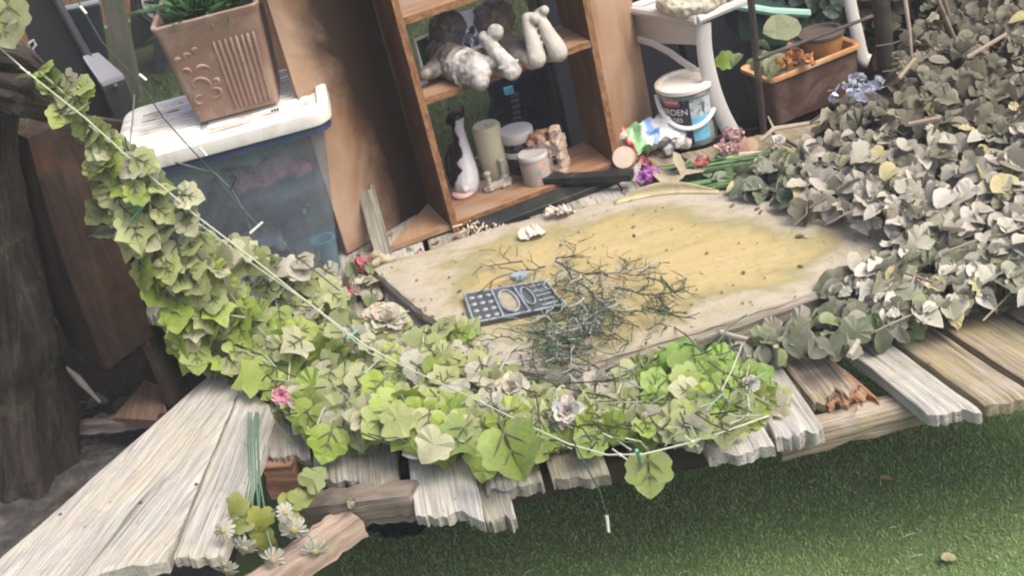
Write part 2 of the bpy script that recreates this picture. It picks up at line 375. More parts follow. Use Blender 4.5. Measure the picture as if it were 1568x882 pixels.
def grass(n, x0, x1, y0, y1, hgt, wid, keep):
    x = RNG.uniform(x0, x1, n); y = RNG.uniform(y0, y1, n)
    k = keep(x, y); x = x[k]; y = y[k]; n = len(x)
    a = RNG.uniform(0, 6.283, n); h = hgt * RNG.uniform(.5, 1.2, n); l = RNG.normal(0, .55, (n, 2)) * h[:, None]
    dx = np.cos(a) * wid; dy = np.sin(a) * wid; z0 = np.full(n, -.002)
    m = np.stack([x + l[:, 0] * .35, y + l[:, 1] * .35, h * .6], 1)
    v = np.stack([np.stack([x - dx, y - dy, z0], 1), np.stack([x + dx, y + dy, z0], 1), m + np.stack([dx, dy, z0 * 0], 1) * .8, m - np.stack([dx, dy, z0 * 0], 1) * .8, np.stack([x + l[:, 0], y + l[:, 1], h], 1)], 1).reshape(-1, 3)
    i = np.arange(n)[:, None] * 5
    q = i + np.array([[0, 1, 2, 3]]); tri = i + np.array([[3, 2, 4]])
    c = np.array([[.30, .42, .165]]) * RNG.uniform(.55, 1.35, (n, 1)); yl = RNG.random(n) < .13; c[yl] = np.array([.26, .27, .13]) * RNG.uniform(.6, 1.2, (yl.sum(), 1))
    return v, q, tri, np.repeat(c, 5, 0)
def grass_obj(parts):
    V = []; Q = []; T = []; Cc = []; o = 0
    for v, q, tr, c in parts: V.append(v); Q.append(q + o); T.append(tr + o); Cc.append(c); o += len(v)
    V = np.concatenate(V); Q = np.concatenate(Q); T = np.concatenate(T); Cc = np.concatenate(Cc)
    me = bpy.data.meshes.new('grass'); me.vertices.add(len(V)); me.vertices.foreach_set('co', V.ravel())
    me.loops.add(Q.size + T.size); me.loops.foreach_set('vertex_index', np.concatenate([Q.ravel(), T.ravel()]).astype(np.int32))
    me.polygons.add(len(Q) + len(T)); st = np.concatenate([np.arange(len(Q)) * 4, len(Q) * 4 + np.arange(len(T)) * 3]).astype(np.int32)
    me.polygons.foreach_set('loop_start', st); me.update(calc_edges=True); me.validate()
    a = me.attributes.new('Col', 'FLOAT_COLOR', 'POINT'); a.data.foreach_set('color', np.concatenate([Cc, np.ones((len(Cc), 1))], 1).ravel())
    a = me.attributes.new('tc', 'FLOAT_VECTOR', 'POINT'); a.data.foreach_set('vector', V.ravel())
    return link_mesh('grass_blades', me, vcol('grass_blade', .55, .2, 30, .2), None, (0, 0, 0), False)
near = grass(130000, -.55, 1.35, 1.45, 2.95, .009, .0010, lambda x, y: (x > -.55) & (y < 2.95))
far = grass(45000, -2.2, 1.6, 3.55, 6.6, .03, .0022, lambda x, y: (y > 3.55)); far = (far[0], far[1], far[2], far[3] * .25)  # far blades darkened, rear shade put into their colour
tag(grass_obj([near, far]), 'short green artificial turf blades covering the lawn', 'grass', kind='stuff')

# ------------------------------------------------------------------ the deck of rotting planks
def plank(mb, FL, FR, BL, BR, T=.028, jag=.012, nx=22, ny=26, cup=.002, rot=0.0, seed=None, bjag=0, edge_w=.002):
    FL, FR, BL, BR = [Vector(p) for p in (FL, FR, BL, BR)]
    sd = seed if seed is not None else random.random() * 90; off = Vector((sd * 1.3, sd * 2.1, 0))
    W = (FR - FL).length; L = (BL - FL).length; V = []; Tc = []; F = []
    top = {}; bot = {}
    prof = [jag * .7 * (1.2 * mnoise.noise(Vector((i * .17, sd, 0))) + .40 * mnoise.noise(Vector((i * .45, sd, 5))) + .22 * mnoise.noise(Vector((i * 1.9, sd, 8)))) for i in range(nx + 1)]
    prof2 = [bjag * (mnoise.noise(Vector((i * .8, sd, 9)))) for i in range(nx + 1)]
    for j in range(ny + 1):
        v = (j / ny) ** 1.4
        for i in range(nx + 1):
            u = i / nx; a = FL.lerp(FR, u); b = BL.lerp(BR, u); dirv = (b - a).normalized()
            q = a.lerp(b, v) + dirv * (prof[i] * 1.5 * (1 - v) ** 3 + prof2[i] * v ** 3)
            ed = mnoise.noise(Vector((v * L * 14, sd, u * 3))) * edge_w * 1.5
            if i in (0, nx): q = q + (FR - FL).normalized() * ed
            g = mnoise.noise(Vector((u * W * 90 + sd, v * L * 3.5, sd))) * .0022 + mnoise.noise(Vector((u * W * 220, v * L * 9, sd))) * .0012
            wear = -rot * max(0, mnoise.noise(Vector((u * 3, sd, 2))) + .35) * (1 - v) ** 8
            h = g + cup * (2 * u - 1) ** 2 + wear - (.003 if i in (0, nx) else 0) - (.004 if j == 0 else 0)
            top[i, j] = len(V); V.append(q + UP * h); wl = (b - a).length * 0 + FL.lerp(BL, v).__sub__(FR.lerp(BR, v)).length; Tc.append(off + Vector(((u - .5) * wl + .004 * mnoise.noise(Vector((u * 2, v * 5, sd))), v * L, 0)))
            und = mnoise.noise(Vector((i * 1.3, sd, 7))) * jag * .5 * (1 if j == 0 else 0)
            bot[i, j] = len(V); V.append(q - UP * T + dirv * und); Tc.append(off + Vector(((u - .5) * wl, v * L, T)))
    for j in range(ny):
        for i in range(nx):
            F.append((top[i, j], top[i + 1, j], top[i + 1, j + 1], top[i, j + 1])); F.append((bot[i, j], bot[i, j + 1], bot[i + 1, j + 1], bot[i + 1, j]))
    for i in range(nx):
        F.append((top[i, 0], bot[i, 0], bot[i + 1, 0], top[i + 1, 0])); F.append((top[i, ny], top[i + 1, ny], bot[i + 1, ny], bot[i, ny]))
    for j in range(ny):
        F.append((top[0, j], top[0, j + 1], bot[0, j + 1], bot[0, j])); F.append((top[nx, j], bot[nx, j], bot[nx, j + 1], top[nx, j + 1]))
    mb.add(V, F, Tc)
    return mb
deck = thing('wooden_deck', (.1, 2.7, 0), 'low deck of rotting grey and brown boards with broken front ends', 'deck')
def dpl(pFL, pFR, slope, mat, yb=3.42, gapw=0, z=DZ, **k):
    FL = at(*pFL, z); FR = at(*pFR, z)
    BL = Vector((FL.x + slope * (yb - FL.y), yb, z)); BR = Vector((FR.x + slope * (yb - FR.y), yb, z))
    p = plank(MB(), FL, FR, BL, BR, **k).build('plank', mat, deck, angle=50)
    return p
dpl((408, 694), (474, 697), -.03, W_GREY, jag=.02, rot=.01)
dpl((480, 738), (612, 742), -.03, W_GREY, jag=.035, rot=.016)
tag(dpl((636, 782), (742, 796), -.04, W_PALE, jag=.022, z=DZ + .004), 'wide pale board with the longest broken end')
tag(dpl((744, 792), (788, 790), -.04, W_GREY, jag=.02, z=DZ - .012, yb=2.15), 'short pinkish splinter end below its neighbours')
dpl((745, 756), (832, 738), -.04, W_GREY, jag=.018)
dpl((845, 733), (934, 726), -.05, W_GREY, jag=.014)
dpl((962, 688), (1018, 684), -.05, W_GREY, jag=.012)
dpl((1030, 668), (1080, 672), -.05, W_GREY, jag=.012)
dpl((1084, 698), (1188, 683), -.05, W_PALE, jag=.014)
tag(dpl((1188, 674), (1262, 660), -.05, W_PALE, jag=.02, rot=-.012, cup=.006), 'bleached board with a swollen white end')
tag(dpl((1240, 604), (1302, 588), -.13, W_BROWN, jag=.035, rot=.012), 'brown ribbed board snapped short')
dpl((1420, 633), (1500, 627), -.24, W_PALE, jag=.014)
tag(dpl((1508, 619), (1586, 606), -.26, W_BROWN, jag=.006), 'broad yellow brown board')
A = at(1588, 590, DZ); 
for i in range(4):
    FL = Vector((A.x + i * .132, A.y - .03, DZ)); FR = FL + Vector((.122, 0, 0))
    plank(MB(), FL, FR, FL + Vector((-.26 * 1.4, 1.4, 0)), FR + Vector((-.26 * 1.4, 1.4, 0)), jag=.006).build('plank', W_BROWN, deck, angle=50)
# left planks under the storage box
for i in range(3):
    x0 = -.97 + i * .125
    plank(MB(), (x0, 3.14 - .03 * i, DZ - .003), (x0 + .118, 3.12 - .03 * i, DZ - .003), (x0 - .02, 3.42, DZ - .003), (x0 + .1, 3.42, DZ - .003), jag=.02).build('plank', W_GREY, deck, angle=50)
# joists
def beam(pts, w, h, mat, name, par, jit=.004, seg=16, **k):
    a, b = Vector(pts[0]), Vector(pts[1]); mb = MB(); d = (b - a); L = d.length; d.normalize(); s = d.cross(UP).normalized(); u = s.cross(d)
    V = []; T = []; F = []; ring = []
    per = [(-.5, -.5), (-.17, -.5), (.17, -.5), (.5, -.5), (.5, -.17), (.5, .17), (.5, .5), (.17, .5), (-.17, .5), (-.5, .5), (-.5, .17), (-.5, -.17)]
    sd = random.random() * 50
    for j in range(seg + 1):
        c = a + d * (L * j / seg)
        for (x, y) in per:
            q = c + s * x * w + u * y * h; q += (s * x + u * y).normalized() * mnoise.noise(Vector((x * 9 + sd, y * 9, j * .9))) * jit * 2
            if j in (0, seg): q += d * mnoise.noise(Vector((x * 6, y * 6, sd + j))) * jit * 3
            V.append(q); T.append(Vector((x * w + sd, L * j / seg, y * h)))
    n = len(per)
    for j in range(seg):
        for k_ in range(n): F.append((j * n + k_, (j + 1) * n + k_, (j + 1) * n + (k_ + 1) % n, j * n + (k_ + 1) % n))
    F += [tuple(range(n)), tuple(seg * n + k_ for k_ in range(n - 1, -1, -1))]
    mb.add(V, F, T)
    return mb.build(name, mat, par, angle=50)
j0 = aty(455, 788, 2.20); j1 = aty(640, 765, 2.075)
W_JOIST = wood('split_joist', (.04, .032, .025), (.17, .14, .11), (.33, .29, .24), grain=(9, 1.6, 75), bump=1.0, crack=.9)
tag(beam([j0, j1], .05, .062, W_JOIST, 'joist', deck, .006), 'deeply split grey joist end')
beam([(-.3, 2.13, .355), (.42, 2.08, .355)], .045, .06, W_DARK, 'joist', deck)
ja = aty(1235, 660, 2.02); jb = aty(1600, 585, 2.02); ja.z = .365; jb.z = .365
tag(beam([ja + Vector((-.06, .01, -.0)), jb + Vector((.2, .01, 0))], .06, .045, W_BROWN, 'joist', deck, .005), 'grey brown front joist')
FL = at(1246, 628, DZ - .022); FR = at(1336, 604, DZ - .022)
rp_ = plank(MB(), FL, FR, FL + Vector((-.02, .11, .008)), FR + Vector((-.03, .12, .008)), T=.012, jag=.05, nx=26, ny=16, cup=.004)
for k in range(26):
    p = at(random.uniform(1255, 1325), random.uniform(585, 622), DZ - .016); d = Vector((random.gauss(-.008, .006), random.uniform(-.035, .02), random.uniform(-.002, .008))); rp_.tube([p, p + d * .6, p + d], [.003, .0025, .0008], 5, flat=.6)
tag(rp_.build('rotten_patch', W_ROT, deck), 'crumbling orange brown rotten wood')
beam([(-1, 3.3, .36), (1.5, 3.3, .36)], .05, .06, W_DARK, 'joist', deck)
b0 = aty(548, 795, 2.12); b1 = aty(385, 915, 2.02)
tag(beam([b0, b1], .06, .05, wood('brace_wood', (.10, .07, .05), (.30, .22, .17), (.45, .35, .28), grain=(30, 2, 30)), 'brace', deck), 'brown diagonal brace under the corner')
bb = at(432, 722, DZ - .04)
tag(beam([bb + Vector((-.035, .02, -.02)), bb + Vector((.035, -.0, -.02))], .05, .085, wood('red_block', (.12, .055, .035), (.24, .12, .08), (.33, .19, .13)), 'block', deck, seg=4), 'reddish brown wooden block under the broken boards')
for (x, y) in ((-.2, 2.65), (.06, 2.7), (.95, 2.6), (-.9, 2.75), (-.9, 3.3), (1.3, 3.3), (.2, 3.3)):
    mb = MB(); mb.box((x, y, .165), (.045, .045, .33)); mb.build('leg', W_DARK, deck, bevel=.003)
mb = MB(); mb.box((-1.0, 3.28, .2), (.02, .28, .38)); mb.build('side_board', W_DARK, deck)
mb = MB(); mb.box((.2, 3.43, .2), (2.3, .02, .38)); mb.build('rear_board', W_DARK, deck)
# the two loose wedge boards at the corner
q = [at(-75, 930, DZ), at(254, 868, DZ), at(328, 574, DZ), at(372, 592, DZ)]
m1 = plank(MB(), q[0] + Vector((0, 0, .006)), q[1] + Vector((0, 0, .006)), q[2] + Vector((0, 0, .01)), q[3] + Vector((0, 0, .01)), T=.03, jag=.02, nx=24, ny=28)
tag(m1.build('weathered_board', W_PALE, base=(-.9, 2.3, DZ)), 'widest bleached wedge board running into the bottom left corner', 'board')
q = [at(266, 862, DZ), at(344, 858, DZ), at(372, 598, DZ), at(430, 640, DZ)]
m1 = plank(MB(), q[0] + Vector((.002, 0, .012)), q[1] + Vector((0, 0, .012)), q[2] + Vector((.002, 0, .014)), q[3] + Vector((0, 0, .014)), T=.026, jag=.012, nx=18, ny=28)
tag(m1.build('weathered_board', W_PALE, base=(-.72, 2.3, DZ)), 'narrower bleached board beside the green stems and daisies', 'board')
# black sack under the deck
mb = MB()
c0 = at(640, 870, 0) + Vector((0, .22, .08)); mb.ball(c0, (.16, .12, .12)); mb.ball(c0 + Vector((.13, .03, -.03)), (.13, .12, .10)); mb.ball(c0 + Vector((-.1, .05, -.03)), (.1, .1, .1))
SACK = plain('black_sack', (.006, .007, .010), .7, .2, bump=.5, bs=25, spec=.1)
tag(organic('black_sack', mb, SACK, voxel=.009, base=c0, crease=.03, cs=16), 'crumpled black sack on the turf under the deck', 'sack')

# ------------------------------------------------------------------ bookcase
BZ = DZ + .006
S0 = aty(700, 357, 3.17); S1 = at(948, 262, DZ); S0.z = S1.z = BZ
us = (S1 - S0); SW = us.length; us.normalize(); vsd = Vector((-us.y, us.x, 0))
BM = Matrix((us, vsd, UP)).transposed()
case = thing('bookcase', S0 + us * SW / 2, 'brown open backed bookcase with figurines and angled side panels', 'bookcase')
DEP, TOPZ, TH = .20, 1.36, .018
def cbox(name, u0, u1, v0, v1, z0, z1, mat, par=case, bevel=.0015):
    mb = MB(); off = Vector((random.random() * 9, random.random() * 9, 0))
    c = S0 + us * (u0 + u1) / 2 + vsd * (v0 + v1) / 2; c.z = BZ + (z0 + z1) / 2
    dx, dy, dz = u1 - u0, v1 - v0, z1 - z0
    h = (dx / 2, dy / 2, dz / 2)
    L = [Vector((x * h[0], y * h[1], z * h[2])) for z in (-1, 1) for y in (-1, 1) for x in (-1, 1)]
    # grain runs along the longest axis
    ax = max(range(3), key=lambda i: (dx, dy, dz)[i])
    perm = {0: (1, 0, 2), 1: (0, 1, 2), 2: (1, 2, 0)}[ax] if ax != 2 else (1, 2, 0)
    T = [off + Vector((l[perm[0]], l[perm[1]], l[perm[2]])) for l in L]
    mb.add([c + BM @ l for l in L], [(0, 2, 3, 1), (4, 5, 7, 6), (0, 1, 5, 4), (2, 6, 7, 3), (0, 4, 6, 2), (1, 3, 7, 5)], T)
    return mb.build(name, mat, par, bevel=bevel)
cbox('side_panel', -TH / 2, TH / 2, .003, DEP, 0, TOPZ, W_SHELF); cbox('side_panel', SW - TH / 2, SW + TH / 2, .003, DEP, 0, TOPZ, W_SHELF)
cbox('front_edge', -TH / 2, TH / 2, 0, .003, 0, TOPZ, W_EDGE, bevel=0); cbox('front_edge', SW - TH / 2, SW + TH / 2, 0, .003, .0, TOPZ, W_EDGE, bevel=0)
zt_mid = aty(655, 150, 3.17).z - BZ; zt_up = aty(620, 27, 3.17).z - BZ; zt_bot = .024
for zt, nm in ((zt_mid, 'shelf'), (zt_up, 'shelf'), (zt_bot, 'shelf'), (TOPZ - .02, 'shelf')):
    s_ = cbox(nm, TH / 2 + .001, SW - TH / 2 - .001, .004, DEP - .006, zt - TH, zt, W_SHELFTOP)
    cbox('edge_band', TH / 2 + .001, SW - TH / 2 - .001, .001, .004, zt - TH, zt, W_EDGE, bevel=0)
BLACKW = plain('black_trim', (.012, .014, .013), .5, .3, col2=(.06, .06, .05), amt=.6)
cbox('plinth', TH / 2 + .03, SW + .01, -.075, -.002, -.002, .014, BLACKW)
# wing panels: angled boards to either side
def wing(pa, pb, pz, name, mat, top=TOPZ, thick=.014, lbl=None):
    a = Vector((*at(*pa, BZ).xy, BZ)); b = Vector((*pb.xy, BZ)); mb = MB(); d = (b - a); L = d.length; d.normalize(); nrm = Vector((-d.y, d.x, 0))
    V = []; T = []
    for z in (0, top):
        for (x, y) in ((0, 0), (L, 0), (L, thick), (0, thick)):
            V.append(a + d * x + nrm * y + UP * z); T.append(Vector((x, z + pz, y)))
    mb.add(V, [(3, 2, 1, 0), (4, 5, 6, 7), (0, 1, 5, 4), (1, 2, 6, 5), (2, 3, 7, 6), (3, 0, 4, 7)], T)
    return tag(mb.build(name, mat, case, bevel=.001), lbl)
lb = S0 + vsd * (DEP + .002) - us * TH / 2
wing((532, 389), lb, 0.3, 'wing_panel', P_WING, lbl='stained brown panel with painted corner shade beside the storage box')
rb = S1 + us * (TH / 2 + .002) + vsd * .05
w2 = at(1001, 190, BZ)
wing((948, 250), Vector((w2.x, w2.y, 0)), 1.7, 'wing_panel', P_PALE, lbl='pale plain panel beside the paint tub')
# the small triangular floor of the left bay
a = at(596, 379, BZ + .016); b = S0 - us * (TH / 2 + .002) + vsd * .01; cc = lb - us * .006 - vsd * .01
mb = MB(); mb.prism([Vector((a.x, a.y, BZ + .017)), Vector((b.x, b.y, BZ + .017)), Vector((cc.x, cc.y, BZ + .017))], (0, 0, -.014)); mb.build('corner_shelf', W_SHELFTOP, case)
# plank standing behind, left of the wing panel
a = aty(405, -60, 3.75); b = aty(452, 150, 3.75); mb = MB()
mb.box((a + b) / 2 + Vector((0, 0, -.3)), (.085, .02, 1.5)); 
mb = MB(); c = aty(428, 60, 3.75); mb.add([], []); 
off = Vector((3, 4, 0)); L = [Vector((x * .045, y * .01, z)) for z in (-c.z + .006, .5) for y in (-1, 1) for x in (-1, 1)]
mb.add([c + l for l in L], [(0, 2, 3, 1), (4, 5, 7, 6), (0, 1, 5, 4), (2, 6, 7, 3), (0, 4, 6, 2), (1, 3, 7, 5)], [off + Vector((l.x, l.z, l.y)) for l in L])
tag(mb.build('upright_plank', W_SHELFTOP, base=(c.x, c.y, 0)), 'narrow brown plank standing upright behind the square pot', 'plank')

# ------------------------------------------------------------------ table top board on the deck
bz = DZ + .058
outl = [(572, 412), (600, 398), (650, 384), (700, 367), (760, 346), (830, 329), (900, 314), (960, 300), (1010, 292), (1060, 290), (1110, 291), (1180, 307), (1240, 317), (1300, 328), (1366, 350), (1352, 378), (1330, 405), (1292, 432), (1200, 464), (1100, 497), (1000, 527), (930, 548), (880, 565), (850, 572), (815, 570), (780, 560), (740, 538), (700, 513), (650, 478), (610, 445)]
t = NT('board_top'); tc = t.attr('tc').outputs['Vector']; U = t.attr('Col').outputs['Color']
f = t.n('SeparateColor'); t.l(U, f.inputs[0]); dr = f.outputs[0]
mth = t.n('Math', operation='ADD'); t.l(dr, mth.inputs[0]); nn = t.n('Math', operation='MULTIPLY_ADD'); t.l(t.noise(tc, 3.5, 5, .6, .6), nn.inputs[0]); nn.inputs[1].default_value = 1.5; nn.inputs[2].default_value = -.75; t.l(nn.outputs[0], mth.inputs[1])
c = t.ramp(mth.outputs[0], [(.0, (.31, .28, .225)), (.22, (.34, .30, .225)), (.38, (.235, .21, .105)), (.55, (.335, .27, .125)), (1.0, (.365, .285, .14))])
c = t.mix(t.ramp(t.noise(t.scale(tc, (.8, 2.2, 1)), 3.1, 5, .6, 1), [(.50, 0), (.66, .7)]), c, (.24, .205, .085))
c = t.mix(t.ramp(t.noise(tc, 7, 6, .65, 1), [(.54, 0), (.7, .55)]), c, (.40, .355, .28))
c = t.mix(t.ramp(t.noise(tc, 16, 7, .75, .6), [(.52, 0), (.70, .6)]), c, (.20, .15, .085))
c = t.mix(t.ramp(t.noise(tc, 60, 5, .7), [(.58, 0), (.70, .75)]), c, (.16, .115, .07))
c = t.mix(.4, c, t.ramp(t.noise(t.scale(tc, (4, 60, 4)), 1, 6, .6), [(.3, .7), (.7, 1.05)]), 'MULTIPLY')
BOARD = t.done(c, .6, t.bump(t.noise(tc, 70, 5, .65), .35, .004), spec=.3)
BEDGE = wood('board_edge', (.10, .08, .06), (.30, .26, .21), (.50, .45, .38), grain=(40, 3, 120), bump=1.0)
tb = thing('board', at(950, 420, DZ + .001), 'large weathered yellow brown tabletop board lying on the deck', 'board')
pts = [at(x, y, bz) for x, y in outl]
# densify
pd = []
for i, p in enumerate(pts):
    qn = pts[(i + 1) % len(pts)]; k = max(1, int((qn - p).length / .02))
    for j in range(k): pd.append(p.lerp(qn, j / k) + Vector((random.gauss(0, .0012), random.gauss(0, .0012), 0)))
cen = sum(pd, Vector()) / len(pd); mb = MB(); rings = 16; V = []; Cl = []; F = []; n = len(pd)
for r_ in range(rings + 1):
    s_ = r_ / rings
    for p in pd:
        q = cen.lerp(p, s_); z = bz + .004 * nz(q.x, q.y, 5) * (1 - s_) + (.0025 * nz(q.x, q.y, 30) - .002 if r_ == rings else 0)
        V.append(Vector((q.x, q.y, z))); Cl.append((1 - s_ ** 1.5,) * 3)
for r_ in range(rings):
    for i in range(n): F.append((r_ * n + i, (r_ + 1) * n + i, (r_ + 1) * n + (i + 1) % n, r_ * n + (i + 1) % n))
F = [f_[::-1] if (V[f_[1]] - V[f_[0]]).cross(V[f_[2]] - V[f_[0]]).z < 0 else f_ for f_ in F]
mb.add(V, F, [Vector((v.x, v.y, 0)) for v in V], Cl); mb.build('top', BOARD, tb, angle=180)
mb = MB(); V = []; T = []; F = []; L = 0
for lay in range(9):
    for i, p in enumerate(pd):
        q = p + (p - cen).normalized() * (.004 * mnoise.noise(Vector((i * .35, lay * 1.7, 0))) + (.004 if lay in (2, 3) else 0) - .005 * (lay == 0) - .003 * (lay > 6))
        V.append(Vector((q.x, q.y, bz - .001 - .054 * lay / 8))); T.append(Vector((lay * .007, i * .02, 0)))
for lay in range(8):
    for i in range(n): F.append((lay * n + i, (lay + 1) * n + i, (lay + 1) * n + (i + 1) % n, lay * n + (i + 1) % n))
F.append(tuple(8 * n + i for i in range(n)))
mb.add(V, F, T); mb.build('rim', BEDGE, tb, angle=60)
# peeling strip at the back
mb = MB(); V = []; F = []; N = 24
for i in range(N + 1):
    s_ = i / N; p = at(940 + 160 * s_, 309 - 17 * math.sin(min(1, s_ * 1.5) * 1.57), bz + .003)
    for j in range(6):
        u = j / 5; h = .028 * math.sin(s_ * math.pi) * u ** 2
        V.append(p + Vector((0, -.012 + .03 * u - .018 * u * u, h)))
for i in range(N):
    for j in range(5): F.append((i * 6 + j, (i + 1) * 6 + j, (i + 1) * 6 + j + 1, i * 6 + j + 1))
mb.add(V, F); mb.build('peeling_strip', plain('peeled_strip', (.36, .31, .17), .6, .3, col2=(.55, .47, .33)), tb, solid=.0025)
# ------------------------------------------------------------------ storage box with lid
LZ = .89
c00 = at(216, 222, LZ); c10 = at(503, 166, LZ); c11 = at(427, 112, LZ)
ux = Vector((math.cos(R(3)), math.sin(R(3)), 0)); vy = Vector((-ux.y, ux.x, 0)); LW = .545; LD = .40; c00 = c10 - ux * LW
bx = thing('storage_box', c00 + ux * LW / 2 + vy * LD / 2 + Vector((0, 0, DZ - LZ)), 'clear plastic storage box with a dirty white lid', 'storage box')
XM = Matrix((ux, vy, UP)).transposed(); BC = c00 + ux * LW / 2 + vy * LD / 2
def rrect(wd, dp, r, n=6):
    P = []
    for sx, sy, a0 in ((1, 1, 0), (-1, 1, 90), (-1, -1, 180), (1, -1, 270)):
        for k in range(n + 1):
            a = R(a0 + 90 * k / n); P.append((sx * (wd / 2 - r) + r * math.cos(a), sy * (dp / 2 - r) + r * math.sin(a)))
    return P
def stack(mb, C, M, rings, close_top=True, close_bot=True, col=(1, 1, 1)):
    V = []; T = []; F = []
    for (wd, dp, r, z) in rings:
        for x, y in rrect(wd, dp, r): V.append(C + M @ Vector((x, y, z))); T.append(Vector((x, y, z)))
    n = len(rrect(1, 1, .1)); m = len(rings)
    for j in range(m - 1):
        for i in range(n): F.append((j * n + i, j * n + (i + 1) % n, (j + 1) * n + (i + 1) % n, (j + 1) * n + i))
    if close_bot: F.append(tuple(range(n - 1, -1, -1)))
    if close_top: F.append(tuple((m - 1) * n + i for i in range(n)))
    mb.add(V, F, T, col)
C = Vector((BC.x, BC.y, 0))
t = NT('clear_plastic'); tc = t.attr('tc').outputs['Vector']
t.done(t.mix(t.noise(tc, 6, 5, .6), (.16, .20, .25), (.34, .40, .45)), .35, t.bump(t.noise(tc, 9, 3), .15, .01), spec=.5)
tr = t.n('BsdfTransparent'); tr.inputs[0].default_value = (.80, .87, .93, 1); mx = t.n('MixShader')
hz_ = t.ramp(t.noise(tc, 5, 5, .65, .8), [(.3, .16), (.7, .46)]); t.l(hz_, mx.inputs[0]); t.l(tr.outputs[0], mx.inputs[1]); t.l(t.b.outputs[0], mx.inputs[2]); t.l(mx.outputs[0], t.out.inputs['Surface'])
mb = MB(); stack(mb, C, XM, [(LW - .20, LD - .09, .03, DZ + .003), (LW - .195, LD - .085, .035, DZ + .02), (LW - .05, LD - .045, .04, LZ - .05), (LW - .04, LD - .04, .04, LZ - .036)], close_top=False)
mb.build('box_body', t.m, bx)
mb = MB(); stack(mb, C, XM, [(LW - .046, LD - .046, .04, LZ - .062), (LW - .012, LD - .012, .045, LZ - .058), (LW - .012, LD - .012, .045, LZ - .032)], close_top=False, close_bot=False)
mb.build('blue_rim', plain('blue_rim', (.035, .05, .10), .35, .2), bx)
t = NT('dirty_lid'); tc = t.attr('tc').outputs['Vector']
d1 = t.ramp(t.noise(t.scale(tc, (5, 26, 1)), 1.0, 6, .65, .7), [(.50, 0), (.62, 1)]); d2 = t.ramp(t.noise(tc, 4.5, 3, .5), [(.40, 0), (.55, 1)])
c = t.mix(t.mix(1.0, d1, d2, 'MULTIPLY'), (.60, .585, .55), (.22, .14, .085)); c = t.mix(t.ramp(t.noise(tc, 14, 6, .7), [(.5, 0), (.7, .5)]), c, (.52, .44, .36))
LID = t.done(c, .45, spec=.4)
mb = MB(); stack(mb, C, XM, [(LW, LD, .05, LZ - .036), (LW + .004, LD + .004, .05, LZ - .03), (LW, LD, .05, LZ - .002), (LW - .012, LD - .012, .047, LZ + .003), (LW - .05, LD - .05, .04, LZ + .003), (LW - .062, LD - .062, .035, LZ - .010)], close_bot=False)
lid = mb.build('lid', LID, bx)
mb = MB()
for i in range(13):
    y = -LD / 2 + .055 + (LD - .11) * i / 12
    mb.tube([C + XM @ Vector((x, y, LZ - .010)) for x in (-LW / 2 + .05, LW / 2 - .05)], .0055, 8, flat=.8)
V0 = [XM.transposed() @ (v - C) for v in mb.v]; mb.t = [Vector((v.x, v.y, 0)) for v in V0]
mb.build('lid_rib', LID, bx)
for px, py in ((313, 189), (421, 168)):
    p = at(px, py, LZ + .004); mb = MB()
    for k in range(3): mb.box(p + ux * (k - 1) * .007, (.005, .010, .004), XM)
    mb.build('vent_slot', BLACKW, lid)
# contents
DCLOTH = vcol('dark_cloth', .8, .5, 20, 0, .6, 40); 
mb = MB()
for k in range(34): mb.ball(C + XM @ Vector((random.uniform(-.115, .10), random.uniform(-.065, .07), DZ + random.uniform(.06, .27))), (random.uniform(.03, .05),) * 2 + (random.uniform(.03, .05),))
tag(organic('dark_clothes', mb, DCLOTH, voxel=.006, crease=.022, cs=22, base=C + UP * DZ, cfun=lambda v: ((.012, .016, .02) if mnoise.noise(v * 14) + .3 * mnoise.noise(v * 50) < .22 else (.26, .29, .31))), 'dark bundle of cloth packed inside the clear storage box', 'clothes')
mb = MB(); pc = dep(448, 275, c10, .04)
pc = C + XM @ Vector((.09, -.08, DZ + .30))
mb.ball(pc, (.06, .035, .025)); mb.ball(pc + ux * .06 - UP * .04, (.03, .03, .05)); mb.ball(pc - ux * .09 - UP * .012, (.025, .03, .025)); mb.ball(pc - UP * .07 - ux * .05, (.11, .05, .06))
tag(organic('pink_cloth', mb, vcol('pink_cloth', .8, .3, 30, 0, .5, 30), voxel=.005, crease=.016, cs=26, base=pc, cfun=lambda v: ((.42, .17, .19) if v.z > pc.z - .018 + .02 * mnoise.noise(v * 22) else (.03, .04, .05))), 'pink cloth at the top of the things inside the clear box', 'cloth')
mb = MB(); p = C + XM @ Vector((LW / 2 - .12, -LD / 2 + .09, DZ + .05)); mb.lathe([(.024, -.045), (.032, .04), (.034, .042), (.034, .046), (.028, .046), (.022, -.03)], p, 20); tag(mb.build('teal_cup', plain('teal', (.03, .16, .19), .6), base=p), 'teal plastic cup low in the front corner of the clear box', 'cup')

